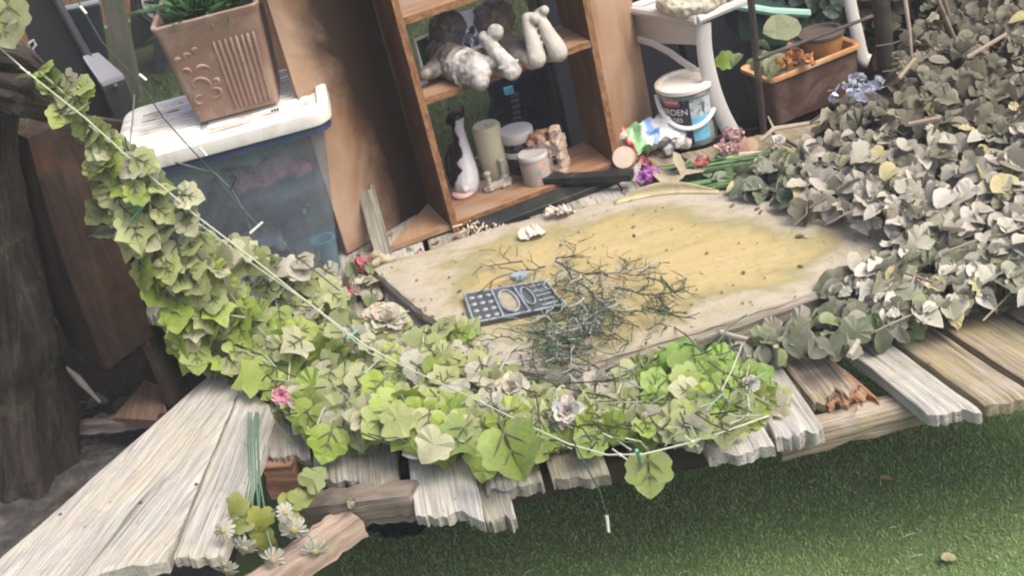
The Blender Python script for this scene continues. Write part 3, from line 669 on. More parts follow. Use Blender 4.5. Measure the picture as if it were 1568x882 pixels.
# ------------------------------------------------------------------ square terracotta pot
PZ = LZ + .005
a = at(303, 188, PZ); b = at(427, 156, PZ); pux = (b - a).normalized(); pvy = Vector((-pux.y, pux.x, 0)); PW = (b - a).length
PT = aty(258, 52, a.y + .0); ph = .265
pot = thing('square_pot', a + pux * PW / 2 + pvy * PW / 2, 'square terracotta plastic pot with ribs and vine relief', 'plant pot')
PM = Matrix((pux, pvy, UP)).transposed(); PC = Vector((a.x, a.y, 0)) + (pux + pvy) * PW / 2
TERRA = plain('terracotta', (.22, .135, .10), .6, .16, 9, .2, 120, col2=(.30, .22, .175), amt=.7)
WT = PW * 1.22; mb = MB()
stack(mb, PC, PM, [(PW, PW, .012, PZ), (PW * 1.0 + (WT - PW) * .02, PW * 1.0 + (WT - PW) * .02, .014, PZ + .006), (WT * .985, WT * .985, .016, PZ + ph - .03), (WT + .002, WT + .002, .016, PZ + ph - .024), (WT + .012, WT + .012, .018, PZ + ph - .004), (WT + .008, WT + .008, .018, PZ + ph), (WT - .012, WT - .012, .014, PZ + ph - .002), (WT - .03, WT - .03, .012, PZ + ph - .05)], close_top=True)
mb.build('pot_body', TERRA, pot)
def potpt(u, v, out=.001):                # point on the front face: u -.5..0.5, v 0..1
    wd = PW + (WT * .985 - PW) * v
    return PC + PM @ Vector((u * wd, -wd / 2 - out, PZ + .006 + (ph - .036) * v))
mb = MB()
for k in range(8):
    u = .0 + .058 * k
    mb.tube([potpt(u, .04), potpt(u, .3), potpt(u, .6), potpt(u, .80), potpt(u, .83, -.002)], [.0035, .004, .0042, .0045, .003], 8)
mb.build('fluting', TERRA, pot)
mb = MB()
for cx, cy, rr, s0, s1 in ((-.30, .40, .13, -1.0, 3.6), (-.17, .28, .09, -2, 2.2), (-.36, .22, .08, 1, 5), (-.22, .55, .09, 0, 3.4), (-.38, .58, .06, -1, 3), (-.30, .75, .035, 0, 5), (-.20, .79, .03, 0, 5), (-.40, .73, .03, 0, 5), (-.12, .40, .05, -2, 2)):
    P = []
    for k in range(12):
        th = s0 + (s1 - s0) * k / 11; q_ = rr * (1 - .55 * k / 11); P.append(potpt(cx + q_ * math.cos(th), cy + q_ * .8 * math.sin(th), .0005))
    mb.tube(P, [.0012 + .0035 * math.sin(math.pi * (k + .5) / 12) for k in range(12)], 6)
mb.build('vine_relief', TERRA, pot)
fern = MB(); fc = PC + Vector((0, 0, PZ + ph - .04))
fr = thing('artificial_fern', fc, 'green spiky artificial fern growing in the square pot', 'plant')
for k in range(260):
    a_ = random.random() * 6.283; e = random.uniform(.75, 1.45); d = Vector((math.cos(a_) * math.cos(e), math.sin(a_) * math.cos(e), math.sin(e))); 
    p0 = fc + Vector((random.uniform(-.06, .06), random.uniform(-.06, .06), 0))
    leaf(fern, p0, d.cross(Vector((-d.y, d.x, .2))) + rv(.3), d, random.uniform(.09, .17), random.choice([(.05, .16, .06), (.09, .24, .08), (.16, .30, .12), (.03, .09, .04)]), [(0, 0), (.035, .2), (.05, .5), (.035, .8), (0, 1)], .6, .25)
fern.build('frond', LEAF, fr, base=fc)
mb = MB(); mb.add([PC + PM @ Vector((x * WT * .46, y * WT * .46, PZ + ph - .045)) for x, y in ((-1, -1), (1, -1), (1, 1), (-1, 1))], [(0, 1, 2, 3)])
mb.build('soil_fill', plain('potsoil', (.04, .03, .02), .9, .4, bump=.8), pot)

# ------------------------------------------------------------------ statues lying on the middle shelf
MZ = BZ + zt_mid
STONE = vcol('stone', .8, .35, 30, 0, .5, 140)
def px_ball(mb, px, py, ref, dd, rpx, sq=(1, 1, 1), **k):
    p = dep(px, py, ref, dd); r_ = rpx * pxm(p); mb.ball(p, tuple(r_ * s_ for s_ in sq), **k); return p
def px_tube(mb, lst, ref, n=14):
    P = [dep(x, y, ref, d) for x, y, d, _ in lst]; mb.tube(P, [l[3] * pxm(p) for l, p in zip(lst, P)], n)
    for l, p in ((lst[0], P[0]), (lst[-1], P[-1])): mb.ball(p, l[3] * pxm(p), nu=10, nv=8)
refS = at(740, 130, MZ)
def dusty(light, dark, top=1.0):
    return lambda v: tuple(d + (l - d) * max(0, min(1, .55 + .9 * mnoise.noise(v * 16))) for l, d in zip(light, dark))
st = thing('child_statue', at(710, 120, MZ), 'stone statue of a lying child in a wrinkled shirt, one bare foot up', 'statue')
mb = MB()
px_tube(mb, [(668, 80, .17, 25), (688, 95, .11, 28), (708, 103, .06, 28), (724, 109, .02, 25)], refS)
px_ball(mb, 733, 110, refS, 0, 20); px_ball(mb, 735, 124, refS, -.005, 15)
px_tube(mb, [(672, 100, .10, 15), (660, 108, .06, 13), (652, 112, .05, 10)], refS)
px_tube(mb, [(742, 98, .05, 17), (768, 100, .03, 15), (782, 108, .01, 14)], refS)
px_tube(mb, [(783, 108, .0, 15), (772, 92, .01, 12), (757, 76, .02, 11), (748, 64, .02, 12), (741, 57, .03, 10)], refS)
px_ball(mb, 759, 49, refS, .015, 13)
for i in range(7):
    t_ = i / 6; cx_, cy_, cd_2, rr_2 = 676 + 44 * t_, 82 + 25 * t_, .145 - .115 * t_, 26.5 + 1.5 * t_
    ca = dep(cx_, cy_, refS, cd_2); axs = (dep(724, 110, refS, .02) - dep(672, 78, refS, .17)).normalized(); sa = axs.orthogonal().normalized(); sb = axs.cross(sa); rr_2 *= pxm(ca)
    mb.tube([ca + (sa * math.cos(k * .3927) + sb * math.sin(k * .3927)) * rr_2 + axs * .004 * math.sin(k * 1.3 + i) for k in range(17)], .0045, 6)
px_tube(mb, [(766, 104, -.01, 3.2), (780, 102, -.02, 3.6), (792, 92, -.01, 3)], refS, 8)
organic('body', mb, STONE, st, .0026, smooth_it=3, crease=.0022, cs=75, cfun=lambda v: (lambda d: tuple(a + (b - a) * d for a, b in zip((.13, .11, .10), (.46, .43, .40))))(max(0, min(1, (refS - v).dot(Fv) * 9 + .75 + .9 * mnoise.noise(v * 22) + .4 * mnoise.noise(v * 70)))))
mb = MB(); px_ball(mb, 684, 48, refS, .13, 27); px_ball(mb, 690, 40, refS, .12, 25); px_ball(mb, 688, 66, refS, .11, 16)
for k in range(90): a_ = rv().normalized(); pq = dep(686, 44, refS, .125); mb.ball(pq + a_ * 27 * pxm(pq), (random.uniform(3, 5.5) * pxm(pq),) * 3, nu=8, nv=6)
organic('hair', mb, STONE, st, .0032, smooth_it=2, cfun=dusty((.22, .185, .16), (.11, .09, .08)))
st2 = thing('child_statue', at(830, 90, MZ), 'stone statue of a lying child with two smooth bare legs raised', 'statue')
ref2 = at(830, 95, MZ)
mb = MB()
px_tube(mb, [(822, 90, .0, 14.5), (818, 70, .0, 13), (812, 50, .0, 10.5), (808, 36, .0, 9.5), (808, 28, .0, 10)], ref2)
px_tube(mb, [(803, 28, .02, 7), (812, 27, .0, 9), (820, 29, -.015, 8)], ref2)
px_tube(mb, [(855, 80, .0, 15), (846, 62, .0, 13.5), (836, 45, .0, 11), (829, 31, .005, 9), (826, 23, .005, 9)], ref2)
px_tube(mb, [(821, 22, .02, 7), (829, 18, .005, 8.5), (834, 15, -.01, 7.5)], ref2)
px_tube(mb, [(815, 92, .02, 14), (795, 88, .07, 17), (770, 70, .14, 24), (755, 60, .17, 24)], ref2); px_tube(mb, [(850, 82, .02, 13), (830, 80, .06, 14), (800, 72, .12, 20)], ref2)
px_tube(mb, [(785, 96, .05, 9), (775, 92, .08, 8)], ref2)
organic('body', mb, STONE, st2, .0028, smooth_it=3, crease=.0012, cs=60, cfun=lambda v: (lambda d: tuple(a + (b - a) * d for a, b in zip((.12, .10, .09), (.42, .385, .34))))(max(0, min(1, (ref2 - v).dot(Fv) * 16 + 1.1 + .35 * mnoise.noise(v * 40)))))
mb = MB(); px_ball(mb, 750, 32, ref2, .155, 27); px_ball(mb, 762, 22, ref2, .15, 24); px_ball(mb, 764, 48, ref2, .14, 18)
for k in range(90): a_ = rv().normalized(); pq = dep(756, 28, ref2, .155); mb.ball(pq + Vector((a_.x * 31, a_.y * 28, a_.z * 28)) * pxm(pq), (random.uniform(3, 6) * pxm(pq),) * 3, nu=8, nv=6)
organic('hair', mb, STONE, st2, .0032, smooth_it=2, cfun=dusty((.20, .165, .14), (.10, .085, .075)))
# white card, picture frame, patterned bow behind them
def slab(pxs, z0, dy, mat, name, label, cat, thick=.006, ref=None, dd=0):
    P = [dep(x, y, ref, dd) for x, y in pxs]; n_ = (P[1] - P[0]).cross(P[2] - P[1]).normalized(); mb = MB()
    if n_.dot(Fv) < 0: n_ = -n_
    mb.prism(P, n_ * thick); return tag(mb.build(name, mat, base=P[0]), label, cat)
slab([(694, 20), (734, 10), (745, 70), (706, 82)], 0, 0, plain('white_card', (.70, .72, .76), .6), 'white_card', 'white card standing behind the heads of the two statues', 'card', ref=refS, dd=.19)
fr_ = thing('picture_frame', dep(650, 100, refS, .12), 'dark green picture with a white frame leaning at the left end of the shelf', 'picture frame')
Pf = [dep(x, y, refS, d) for x, y, d in ((634, 62, .10), (654, 54, .15), (668, 108, .15), (650, 118, .10))]; nf = (Pf[1] - Pf[0]).cross(Pf[2] - Pf[1]).normalized()
if nf.dot(Fv) < 0: nf = -nf
mb = MB(); mb.prism(Pf, nf * .006); mb.build('picture', plain('dark_green', (.03, .06, .04), .4, .4), fr_)
mb = MB()
for i in range(4): mb.tube([Pf[i], Pf[(i + 1) % 4]], .005, 4)
mb.build('frame', PLAST_W, fr_)
mb = MB()
for k in range(14): p = dep(722 + random.gauss(0, 8), 58 + random.gauss(0, 4), refS, .05); leaf(mb, p, -Fv + rv(.5), rv(), .022, random.choice([(.03, .04, .08), (.5, .55, .6), (.04, .06, .12)]), ROUND, .3, .3)
tag(mb.build('ribbon_bow', PETAL, base=dep(722, 58, refS, .05)), 'dark blue and white ribbon bow behind the child in the shirt', 'ribbon')
slab([(640, 125), (654, 120), (656, 126), (642, 132)], 0, 0, plain('tag_white', (.7, .7, .68), .6), 'white_tag', 'small white tag at the left end of the middle shelf', 'tag', ref=at(648, 130, MZ), dd=.0)

# ------------------------------------------------------------------ ornaments on the bottom shelf
SZ = BZ + zt_bot + .001
def up_at(px, py, z): return at(px, py, z)
def hgt(base, px, py):                   # height of the point above base seen at that pixel
    q = aty(px, py, base.y); return q.z - base.z
pb = at(712, 296, SZ); refC = pb
cat_ = thing('cat_figurine', pb, 'tall black and white cat figurine on a pink base', 'figurine')
mb = MB()
px_tube(mb, [(714, 282, 0, 21), (712, 262, 0, 20), (708, 238, 0, 16), (704, 214, 0, 12), (701, 196, 0, 9.5), (699, 184, 0, 11)], refC)
px_ball(mb, 697, 180, refC, -.005, 14); px_ball(mb, 688, 184, refC, -.01, 7)
px_tube(mb, [(690, 172, 0, 5), (687, 166, 0, 2.2)], refC, 8); px_tube(mb, [(707, 170, 0, 5), (708, 162, 0, 2.2)], refC, 8)
px_tube(mb, [(722, 286, -.02, 6), (712, 290, -.03, 5)], refC, 8); px_tube(mb, [(700, 288, 0, 7), (694, 278, .005, 7)], refC, 8)
px_tube(mb, [(695, 285, .02, 5), (688, 262, .02, 6), (686, 240, .02, 6.5), (692, 222, .01, 5)], refC, 10)
def catc(v):
    k = (v - CAM).dot(Fv); X_ = 784 + FPX * (v - CAM).dot(Xv) / k; Y_ = 441 - FPX * (v - CAM).dot(Yv) / k
    lim = interp(Y_, [(160, 730), (176, 716), (186, 697), (205, 699), (222, 705), (236, 712), (250, 700), (262, 708), (275, 700), (300, 690)]) + 5 * mnoise.noise(v * 60)
    return (.012, .012, .013) if (X_ < lim or (Y_ < 176 and X_ > 703)) else (.55, .53, .54)
organic('body', mb, vcol('glaze', .3, .1, 30), cat_, .003, cfun=catc)
mb = MB(); mb.lathe([(.028, 0), (.032, .004), (.03, .010), (.018, .013)], pb + Vector((-.005, -.005, 0)), 24); mb.build('foot', plain('pinkbase', (.62, .38, .36), .5), cat_)
pb = at(762, 268, SZ); ph_ = hgt(pb, 744, 190); mb = MB()
mb.lathe([(.038, 0), (.040, .004), (.040, ph_ - .006), (.036, ph_), (.020, ph_ - .001), (.006, ph_ - .006), (.001, ph_ - .006)], pb, 28)
cd_ = tag(mb.build('pillar_candle', plain('wax', (.44, .40, .28), .5, .08, 12, .1), base=pb, angle=50), 'thick cream pillar candle beside the cat figurine', 'candle')
mb = MB(); mb.tube([pb + UP * (ph_ - .006), pb + UP * (ph_ + .002) + Vector((.002, 0, 0))], .0012, 6); mb.build('wick', BLACKW, cd_)
# little ruined temple ornament
pb = at(762, 286, SZ); rn = thing('temple_ornament', pb, 'small pale stone ornament with two broken columns in front of the candle', 'ornament')
SAND = plain('sandstone', (.36, .32, .26), .85, .2, 30, .5, 120, col2=(.3, .27, .22))
mb = MB()
for k in range(16): mb.ball(pb + Vector((random.uniform(-.032, .04), random.uniform(-.02, .02), .006)), (random.uniform(.007, .011),) * 3, nu=8, nv=6)
mb.box(pb + Vector((.004, 0, .006)), (.07, .035, .012))
organic('base', mb, SAND, rn, .003, smooth_it=1)
for px, py, h_ in ((752, 292, .052), (774, 276, .062)):
    p = at(px, py, SZ); p = Vector((p.x, p.y, SZ + .004)); mb = MB(); mb.lathe([(.012, 0), (.012, .012), (.008, .015), (.0075, h_ - .01), (.010, h_ - .006), (.010, h_), (.004, h_ + .004)], p, 12); mb.build('column', SAND, rn, angle=30)
# dark jar with white lid
pb = at(804, 262, SZ) + Vector((0, .02, 0)); jh = hgt(pb, 793, 196); jr = 26 * pxm(pb)
jar = thing('jar', pb, 'dark glass jar with a wide white screw lid', 'jar')
mb = MB(); mb.lathe([(jr * .85, 0), (jr * .95, .006), (jr * .95, jh - .045), (jr * .8, jh - .034), (jr * .8, jh - .03)], pb, 28); mb.build('glass', plain('dark_glass', (.015, .016, .016), .15, .2), jar)
mb = MB(); mb.lathe([(jr * .97, jh * .42), (jr * .975, jh * .42 + .001), (jr * .975, jh * .55), (jr * .97, jh * .55 + .001)], pb, 28, cap=False); mb.build('band', plain('jar_band', (.5, .5, .5), .4, .2, 30), jar)
mb = MB(); mb.lathe([(jr * .98, jh - .03), (jr * 1.02, jh - .027), (jr * 1.02, jh - .004), (jr * .98, jh), (jr * .4, jh)], pb, 32); mb.build('lid', plain('jar_lid', (.40, .38, .36), .5, .08), jar)
# patterned tin
pb = at(824, 276, SZ); th_ = hgt(pb, 815, 233); tr_ = 22 * pxm(pb)
t = NT('floral_tin'); tc = t.attr('tc').outputs['Vector']; vo = t.n('TexVoronoi'); vo.inputs['Scale'].default_value = 62; t.l(tc, vo.inputs['Vector'])
c = t.mix(t.ramp(vo.outputs['Distance'], [(.25, 1), (.45, 0)]), (.27, .245, .215), (.42, .18, .15)); c = t.mix(t.ramp(vo.outputs['Distance'], [(.08, 1), (.16, 0)]), c, (.48, .42, .28))
c = t.mix(t.ramp(t.noise(tc, 40, 3), [(.55, 0), (.62, .7)]), c, (.16, .17, .16))
tin = thing('patterned_tin', pb, 'small round tin with a faded flower pattern before the dark jar', 'tin')
mb = MB(); mb.lathe([(tr_, 0), (tr_, th_ - .014), (tr_ * .99, th_ - .013)], pb, 28); mb.build('can', t.done(c, .55), tin, angle=50)
mb = MB(); mb.lathe([(tr_ * 1.03, th_ - .013), (tr_ * 1.03, th_ - .002), (tr_ * .98, th_), (tr_ * .9, th_ - .002)], pb, 28); mb.build('lid', plain('tinlid', (.38, .36, .34), .5), tin, angle=50)
# little weathered house
pb = at(852, 262, SZ); hs = thing('house_ornament', pb, 'crumbling little house ornament, cream below and rusty orange on top, beside the tin', 'ornament')
HM = Matrix.Rotation(R(-25), 3, 'Z') * 1.3; pb = pb + Vector((-.004, .012, 0)); mb = MB(); mb.box(pb + Vector((0, 0, .042)), (.060, .048, .085), HM); mb.box(pb + HM @ Vector((-.012, -.03, .02)), (.02, .014, .04), HM); mb.box(pb + HM @ Vector((.02, .0, .08)), (.018, .03, .04), HM)
organic('wall', mb, plain('cream_wall', (.40, .33, .27), .8, .3, 30, .8, col2=(.36, .19, .10), c2s=26), hs, .0028, smooth_it=1, crease=.006, cs=55)
mb = MB()
for k in range(26): mb.ball(pb + HM @ Vector((random.uniform(-.034, .02), random.uniform(-.024, .024), .072 + random.uniform(0, .018))), (random.uniform(.008, .014), random.uniform(.008, .012), .007), nu=8, nv=6)
organic('roof', mb, plain('rust_roof', (.28, .13, .065), .85, .4, 34, 1, 60, col2=(.40, .33, .27), c2s=30), hs, .0028, smooth_it=1, crease=.006, cs=60)
mb = MB(); mb.box(pb + HM @ Vector((.016, -.0255, .035)), (.010, .002, .02), HM); mb.build('window', BLACKW, hs)
# black batten lying on the shelf
a = at(832, 274, SZ + .01); b = at(968, 268, SZ + .012)
tag(beam([a, b], .035, .018, BLACKW, 'black_batten', None, .002), 'black batten lying across the bottom shelf of the bookcase', 'batten')
a = at(735, 347, BZ + .02); b = at(962, 272, BZ + .02)
mb = MB()
for k in range(26):
    p = at(702 + random.random() * 70, 352 - random.random() * 12, BZ + .045); mb.tube([p, p + Vector((random.gauss(0, .012), random.gauss(-.01, .008), random.uniform(-.02, .012)))], .002, 5)
tag(mb.build('wood_splinters', vcol('splint', .8), base=at(730, 347, BZ + .04)), 'pale splinters and shreds at the left end of the bottom shelf edge', 'splinters', kind='stuff')
for o_ in [bpy.data.objects['wood_splinters']]:
    for d in o_.data.attributes['Col'].data: d.color = (.55, .45, .32, 1)
# weathered stake leaning on the left wing panel
a0, a1 = at(576, 396, DZ + .004), at(600, 391, DZ + .004); u_ = Vector((-.03, .11, .0))
tl = aty(549, 302, a0.y + .12); trr = aty(572, 286, a0.y + .12)
mb = MB(); plank(mb, tl + UP * .0, trr, a0, a1, T=.0, jag=.03, nx=8, ny=14)
mb = MB(); V = []; T = []; F = []; nxx, nyy = 8, 14; nr = (a1 - a0).cross(tl - a0).normalized()
if nr.dot(Fv) < 0: nr = -nr
for s_ in (0, 1):
    for j in range(nyy + 1):
        for i in range(nxx + 1):
            u = i / nxx; v = j / nyy; q_ = a0.lerp(a1, u).lerp(tl.lerp(trr, u), v)
            if j == nyy: q_ = q_ + (tl - a0).normalized() * (.02 * mnoise.noise(Vector((i * 1.3, 3, 1))) + .012 * (i % 2))
            V.append(q_ + nr * (.016 * s_) + nr * .003 * mnoise.noise(Vector((u * 9, v * 2, s_)))); T.append(Vector((u * .045 + 7, v * .2, s_ * .02)))
g = (nxx + 1) * (nyy + 1)
for j in range(nyy):
    for i in range(nxx):
        k = j * (nxx + 1) + i; F.append((k, k + 1, k + nxx + 2, k + nxx + 1)); F.append((g + k, g + k + nxx + 1, g + k + nxx + 2, g + k + 1))
    F.append((j * (nxx + 1), (j + 1) * (nxx + 1), g + (j + 1) * (nxx + 1), g + j * (nxx + 1))); k = j * (nxx + 1) + nxx; F.append((k, g + k, g + k + nxx + 1, k + nxx + 1))
for i in range(nxx): k = nyy * (nxx + 1) + i; F.append((k, k + 1, g + k + 1, g + k)); F.append((i, g + i, g + i + 1, i + 1))
mb.add(V, F, T); tag(mb.build('broken_stake', W_GREY, base=a0, angle=50), 'short splintered grey stake leaning on the stained brown panel', 'stake')
mb = MB(); p = at(578, 402, DZ + .03); mb.ball(p, (.03, .02, .02)); mb.ball(p + Vector((.025, -.01, .006)), (.02, .015, .012)); mb.ball(p + Vector((.0, .0, .018)), (.014, .012, .014))
tag(organic('wood_chunk', mb, plain('mossy', (.30, .27, .16), .9, .3, 30, .8, 60, col2=(.42, .36, .26)), voxel=.0025, base=p, smooth_it=1, crease=.008, cs=60), 'mossy rotten chunk at the foot of the grey stake', 'wood chunk')
# ------------------------------------------------------------------ paint tub
pb = at(1062, 212, DZ); pb.z = DZ + .002
tubh = hgt(pb, 1038, 124) ; tr0 = 37 * pxm(pb); tr1 = 41 * pxm(pb)
tub = thing('paint_tub', pb, 'white lidded paint tub with dark and sky blue label, smeared with paint', 'paint tub')
face = (CAM - pb); fa = math.atan2(face.y, face.x)          # direction towards the viewer side of the yard
def tubp(ang, z, out=0):                 # ang in degrees, positive to the right as seen from the lawn
    a = fa + R(ang); r_ = tr0 + (tr1 - tr0) * z / tubh + out
    return pb + Vector((math.cos(a) * r_, math.sin(a) * r_, z))
mb = MB(); mb.lathe([(tr0 * .97, 0), (tr0, .004), (tr1, tubh - .03), (tr1 + .004, tubh - .028), (tr1 + .004, tubh - .02), (tr1, tubh - .018)], pb, 40)
t = NT('tub_plastic'); tc = t.attr('tc').outputs['Vector']
c = t.mix(t.ramp(t.noise(tc, 18, 6, .65), [(.45, 0), (.6, 1)]), (.10, .14, .14), (.30, .34, .33)); TUBM = t.done(c, .5)
mb.build('tub_body', TUBM, tub)
mb = MB(); mb.lathe([(tr1 + .005, tubh - .016), (tr1 + .008, tubh - .013), (tr1 + .008, tubh - .002), (tr1 + .003, tubh + .002), (tr1 - .008, tubh + .002), (tr1 - .012, tubh - .004), (tr1 * .5, tubh - .003), (.002, tubh - .003)], pb, 40)
mb.build('lid', plain('tub_lid', (.66, .61, .52), .5, .1, 10, col2=(.45, .40, .30)), tub)
def tubpatch(a0, a1, z0, z1, out, name, mat, par):
    mb = MB(); n = 14; V = []; 
    for i in range(n + 1):
        a = a0 + (a1 - a0) * i / n; V += [tubp(a, z0, out), tubp(a, z1, out)]
    mb.add(V, [(2 * i, 2 * i + 2, 2 * i + 3, 2 * i + 1) for i in range(n)]); return mb.build(name, mat, par)
lab = tubpatch(-85, 2, .012, tubh - .032, .0012, 'label', plain('label_dark', (.025, .025, .045), .45, .3, 20), tub)
tubpatch(2, 75, tubh * .52, tubh - .032, .0012, 'label_photo', plain('label_photo', (.45, .50, .52), .5, .5, 25, col2=(.07, .09, .08), c2s=28, amt=1), tub)
tubpatch(2, 42, .02, tubh * .52, .0014, 'label_swatch', plain('label_blue', (.16, .45, .60), .5, .2, 25, col2=(.12, .3, .36), c2s=22), tub)
tubpatch(-62, -18, tubh * .74, tubh * .88, .0020, 'label_badge', plain('label_red', (.50, .05, .06), .5, .15), lab)
WHT = plain('print_white', (.75, .73, .72), .6, .03)
def tubtext(s, size, a_c, zc, name):
    cu = bpy.data.curves.new('t', 'FONT'); cu.body = s; cu.size = size; cu.align_x = 'CENTER'; cu.align_y = 'CENTER'
    o = bpy.data.objects.new('t', cu); COL.objects.link(o); dg = bpy.context.evaluated_depsgraph_get(); me = bpy.data.meshes.new_from_object(o.evaluated_get(dg))
    mb = MB(); mb.add([tubp(a_c + math.degrees(v.co.x / tr1), zc + v.co.y, .0028) for v in me.vertices], [tuple(p.vertices) for p in me.polygons]); bpy.data.objects.remove(o)
    mb.build(name, WHT, lab, smooth=False)
tubtext('Cuprinol', .014, -40, tubh * .81, 'lettering'); tubtext('GARDEN', .026, -42, tubh * .63, 'lettering'); tubtext('SHADES', .018, -40, tubh * .50, 'lettering')
tubtext('colour & protection', .008, -40, tubh * .22, 'lettering')
mb = MB(); P = []
for i in range(25):
    a = -92 + 184 * i / 24; z = tubh - .03 - (tubh * .47) * math.sin(math.pi * i / 24) ** .8 * 1.0; P.append(tubp(a, z, .007))
mb.tube(P, .0055, 8, flat=1.3); mb.build('handle', PLAST_W, tub)

# ------------------------------------------------------------------ white plastic chair (seat and bowed legs)
sz_ = aty(1068, 30, 3.33).z
A = at(1068, 30, sz_); B = at(1142, 0, sz_); D = at(962, 14, sz_); Cc = B + D - A
ch = thing('plastic_chair', Vector((A.x, A.y, DZ)), 'white plastic garden chair with bowed legs behind the paint tub', 'chair')
CHW = plain('chair_plastic', (.46, .44, .42), .4, .1, 10, col2=(.45, .42, .38), c2s=12, amt=.4)
mb = MB(); N = 6
mid = (A + Cc) / 2; rim = []
for p, q in ((A, B), (B, Cc), (Cc, D), (D, A)):
    for k in range(N): rim.append(p.lerp(q, k / N))
mb.prism([p.lerp(mid, .04) + UP * -.006 for p in rim], (0, 0, -.008)); mb.build('seat', CHW, ch)
mb = MB(); mb.tube(rim + [rim[0]], .013, 8, flat=1.0); mb.build('seat_rim', CHW, ch)
mb = MB(); mb.prism([A + (mid - A) * .06 - UP * .016, D + (mid - D) * .06 - UP * .016, D + (mid - D) * .10 - UP * .10, A + (mid - A) * .30 - UP * .085], (0, .01, 0)); mb.build('apron', CHW, ch)
def chleg(pxs, ybase, ytop, w0, w1, name='leg'):
    P = []; n = len(pxs)
    for i, (x, y) in enumerate(pxs): P.append(aty(x, y, ytop + (ybase - ytop) * i / (n - 1)))
    P[-1].z = max(P[-1].z, DZ + .002)
    # smooth resample
    Q = []
    for i in range(n - 1):
        for k in range(5): Q.append(P[i].lerp(P[i + 1], k / 5))
    Q.append(P[-1]); Q = [(Q[max(i - 2, 0)] + Q[max(i - 1, 0)] + Q[i] + Q[min(i + 1, len(Q) - 1)] + Q[min(i + 2, len(Q) - 1)]) / 5 if 2 <= i < len(Q) - 2 else Q[i] for i in range(len(Q))]
    mb = MB(); mb.tube(Q, [w0 + (w1 - w0) * i / (len(Q) - 1) for i in range(len(Q))], 10, flat=.45, side=(1, 0, 0)); mb.build(name, CHW, ch)
chleg([(1077, 34), (1078, 70), (1083, 105), (1092, 140), (1105, 175), (1122, 206)], 3.34, 3.345, .021, .024)
chleg([(1298, -20), (1305, 20), (1312, 50), (1320, 90), (1334, 128)], 3.62, 3.66, .018, .022)
mb = MB(); mb.tube([aty(x, y, yy) for x, y, yy in ((972, 58, 3.55), (1000, 66, 3.5), (1026, 80, 3.46), (1048, 96, 3.42), (1064, 106, 3.39))], .011, 8, flat=.7); mb.build('stretcher', CHW, ch)
cp = (A + B + Cc + D) / 4; mb = MB(); q_ = A.lerp(B, .35) + (D - A) * .28
mb.ball(q_ + UP * .035, (.10, .09, .04)); mb.ball(q_ + Vector((.05, .04, .045)), (.06, .05, .03))
tag(organic('seat_cushion', mb, plain('oatmeal_cloth', (.46, .41, .32), .9, .25, 20, .8, 50), voxel=.006, base=q_, crease=.016, cs=22), 'crumpled oatmeal cushion on the white plastic chair', 'cushion')

# ------------------------------------------------------------------ brown trough planter
TZ = aty(1172, 122, 3.33).z
a_ = at(1180, 122, TZ); b_ = at(1319, 66, TZ); l_ = at(1100, 96, TZ)
tu = (b_ - a_).normalized(); tv = Vector((-tu.y, tu.x, 0)); TLn = (b_ - a_).length; TDp = .15
TM = Matrix((tu, tv, UP)).transposed(); TC = Vector((a_.x, a_.y, 0)) + tu * TLn / 2 + tv * TDp / 2
tg = thing('trough_planter', TC + UP * DZ, 'dark brown plastic trough planter with a dusty orange rim', 'planter')
BRN = plain('trough_brown', (.070, .036, .028), .5, .3, 14, .3, 60, col2=(.16, .11, .09), c2s=7, amt=.6)
mb = MB(); stack(mb, TC, TM, [(TLn * .93, TDp * .86, .02, DZ + .002), (TLn * .985, TDp * .97, .022, TZ - .012)], close_top=False); mb.build('trough_body', BRN, tg)
mb = MB(); stack(mb, TC, TM, [(TLn, TDp, .024, TZ - .014), (TLn + .012, TDp + .012, .026, TZ - .010), (TLn + .012, TDp + .012, .026, TZ), (TLn - .006, TDp - .006, .022, TZ + .002), (TLn - .02, TDp - .02, .02, TZ - .002), (TLn - .03, TDp - .03, .02, TZ - .03)], close_bot=False, close_top=True)
mb.build('trough_rim', plain('orange_rim', (.42, .21, .09), .6, .2, 16, .3, col2=(.50, .36, .22)), tg)
rp = at(1268, 62, TZ + .02) + tv * .03; pt_ = thing('round_pot', rp, 'small round orange brown pot with a dark top in the trough planter', 'plant pot')
mb = MB(); rr_ = 33 * pxm(rp); mb.lathe([(rr_ * .8, -.05), (rr_, 0), (rr_ * 1.0, .012)], rp, 24); mb.build('pot_body', plain('orange_pot', (.42, .20, .07), .6, .4, 22, col2=(.2, .09, .04), c2s=25), pt_)
mb = MB(); mb.lathe([(rr_ * 1.01, .010), (rr_ * 1.08, .014), (rr_ * 1.08, .022), (rr_ * .9, .024), (rr_ * .85, .014)], rp, 24); mb.build('pot_rim', plain('dark_potrim', (.07, .05, .04), .7), pt_)
fl = thing('artificial_flowers', at(1215, 85, TZ), 'orange and pink artificial flowers with pale leaves in the trough planter', 'flowers')
mb = MB()
for px, py, r_, c_, c2 in ((1218, 85, 17, (.60, .22, .12), (.65, .38, .28)), (1200, 96, 15, (.60, .26, .06), None), (1235, 90, 13, (.62, .28, .10), None), (1206, 58, 10, (.50, .12, .18), (.6, .25, .32)), (1212, 70, 10, (.5, .3, .27), None)):
    p = at(px, py, TZ + .025); flower(mb, p, r_ * pxm(p), c_, 22, col2=c2, up=(0, -.4, 1))
mb.build('blossom', PETAL, fl)
mb = MB()
for k in range(26): p = at(random.gauss(1182, 18), random.gauss(88, 9), TZ + random.uniform(.0, .04)); leaf(mb, p, UP - Fv * .5 + rv(.5), rv(), random.uniform(.03, .05), random.choice([(.30, .38, .18), (.18, .26, .10), (.36, .36, .22)]), OVAL, .3, .5)
mb.build('flower_leaf', LEAF, fl)
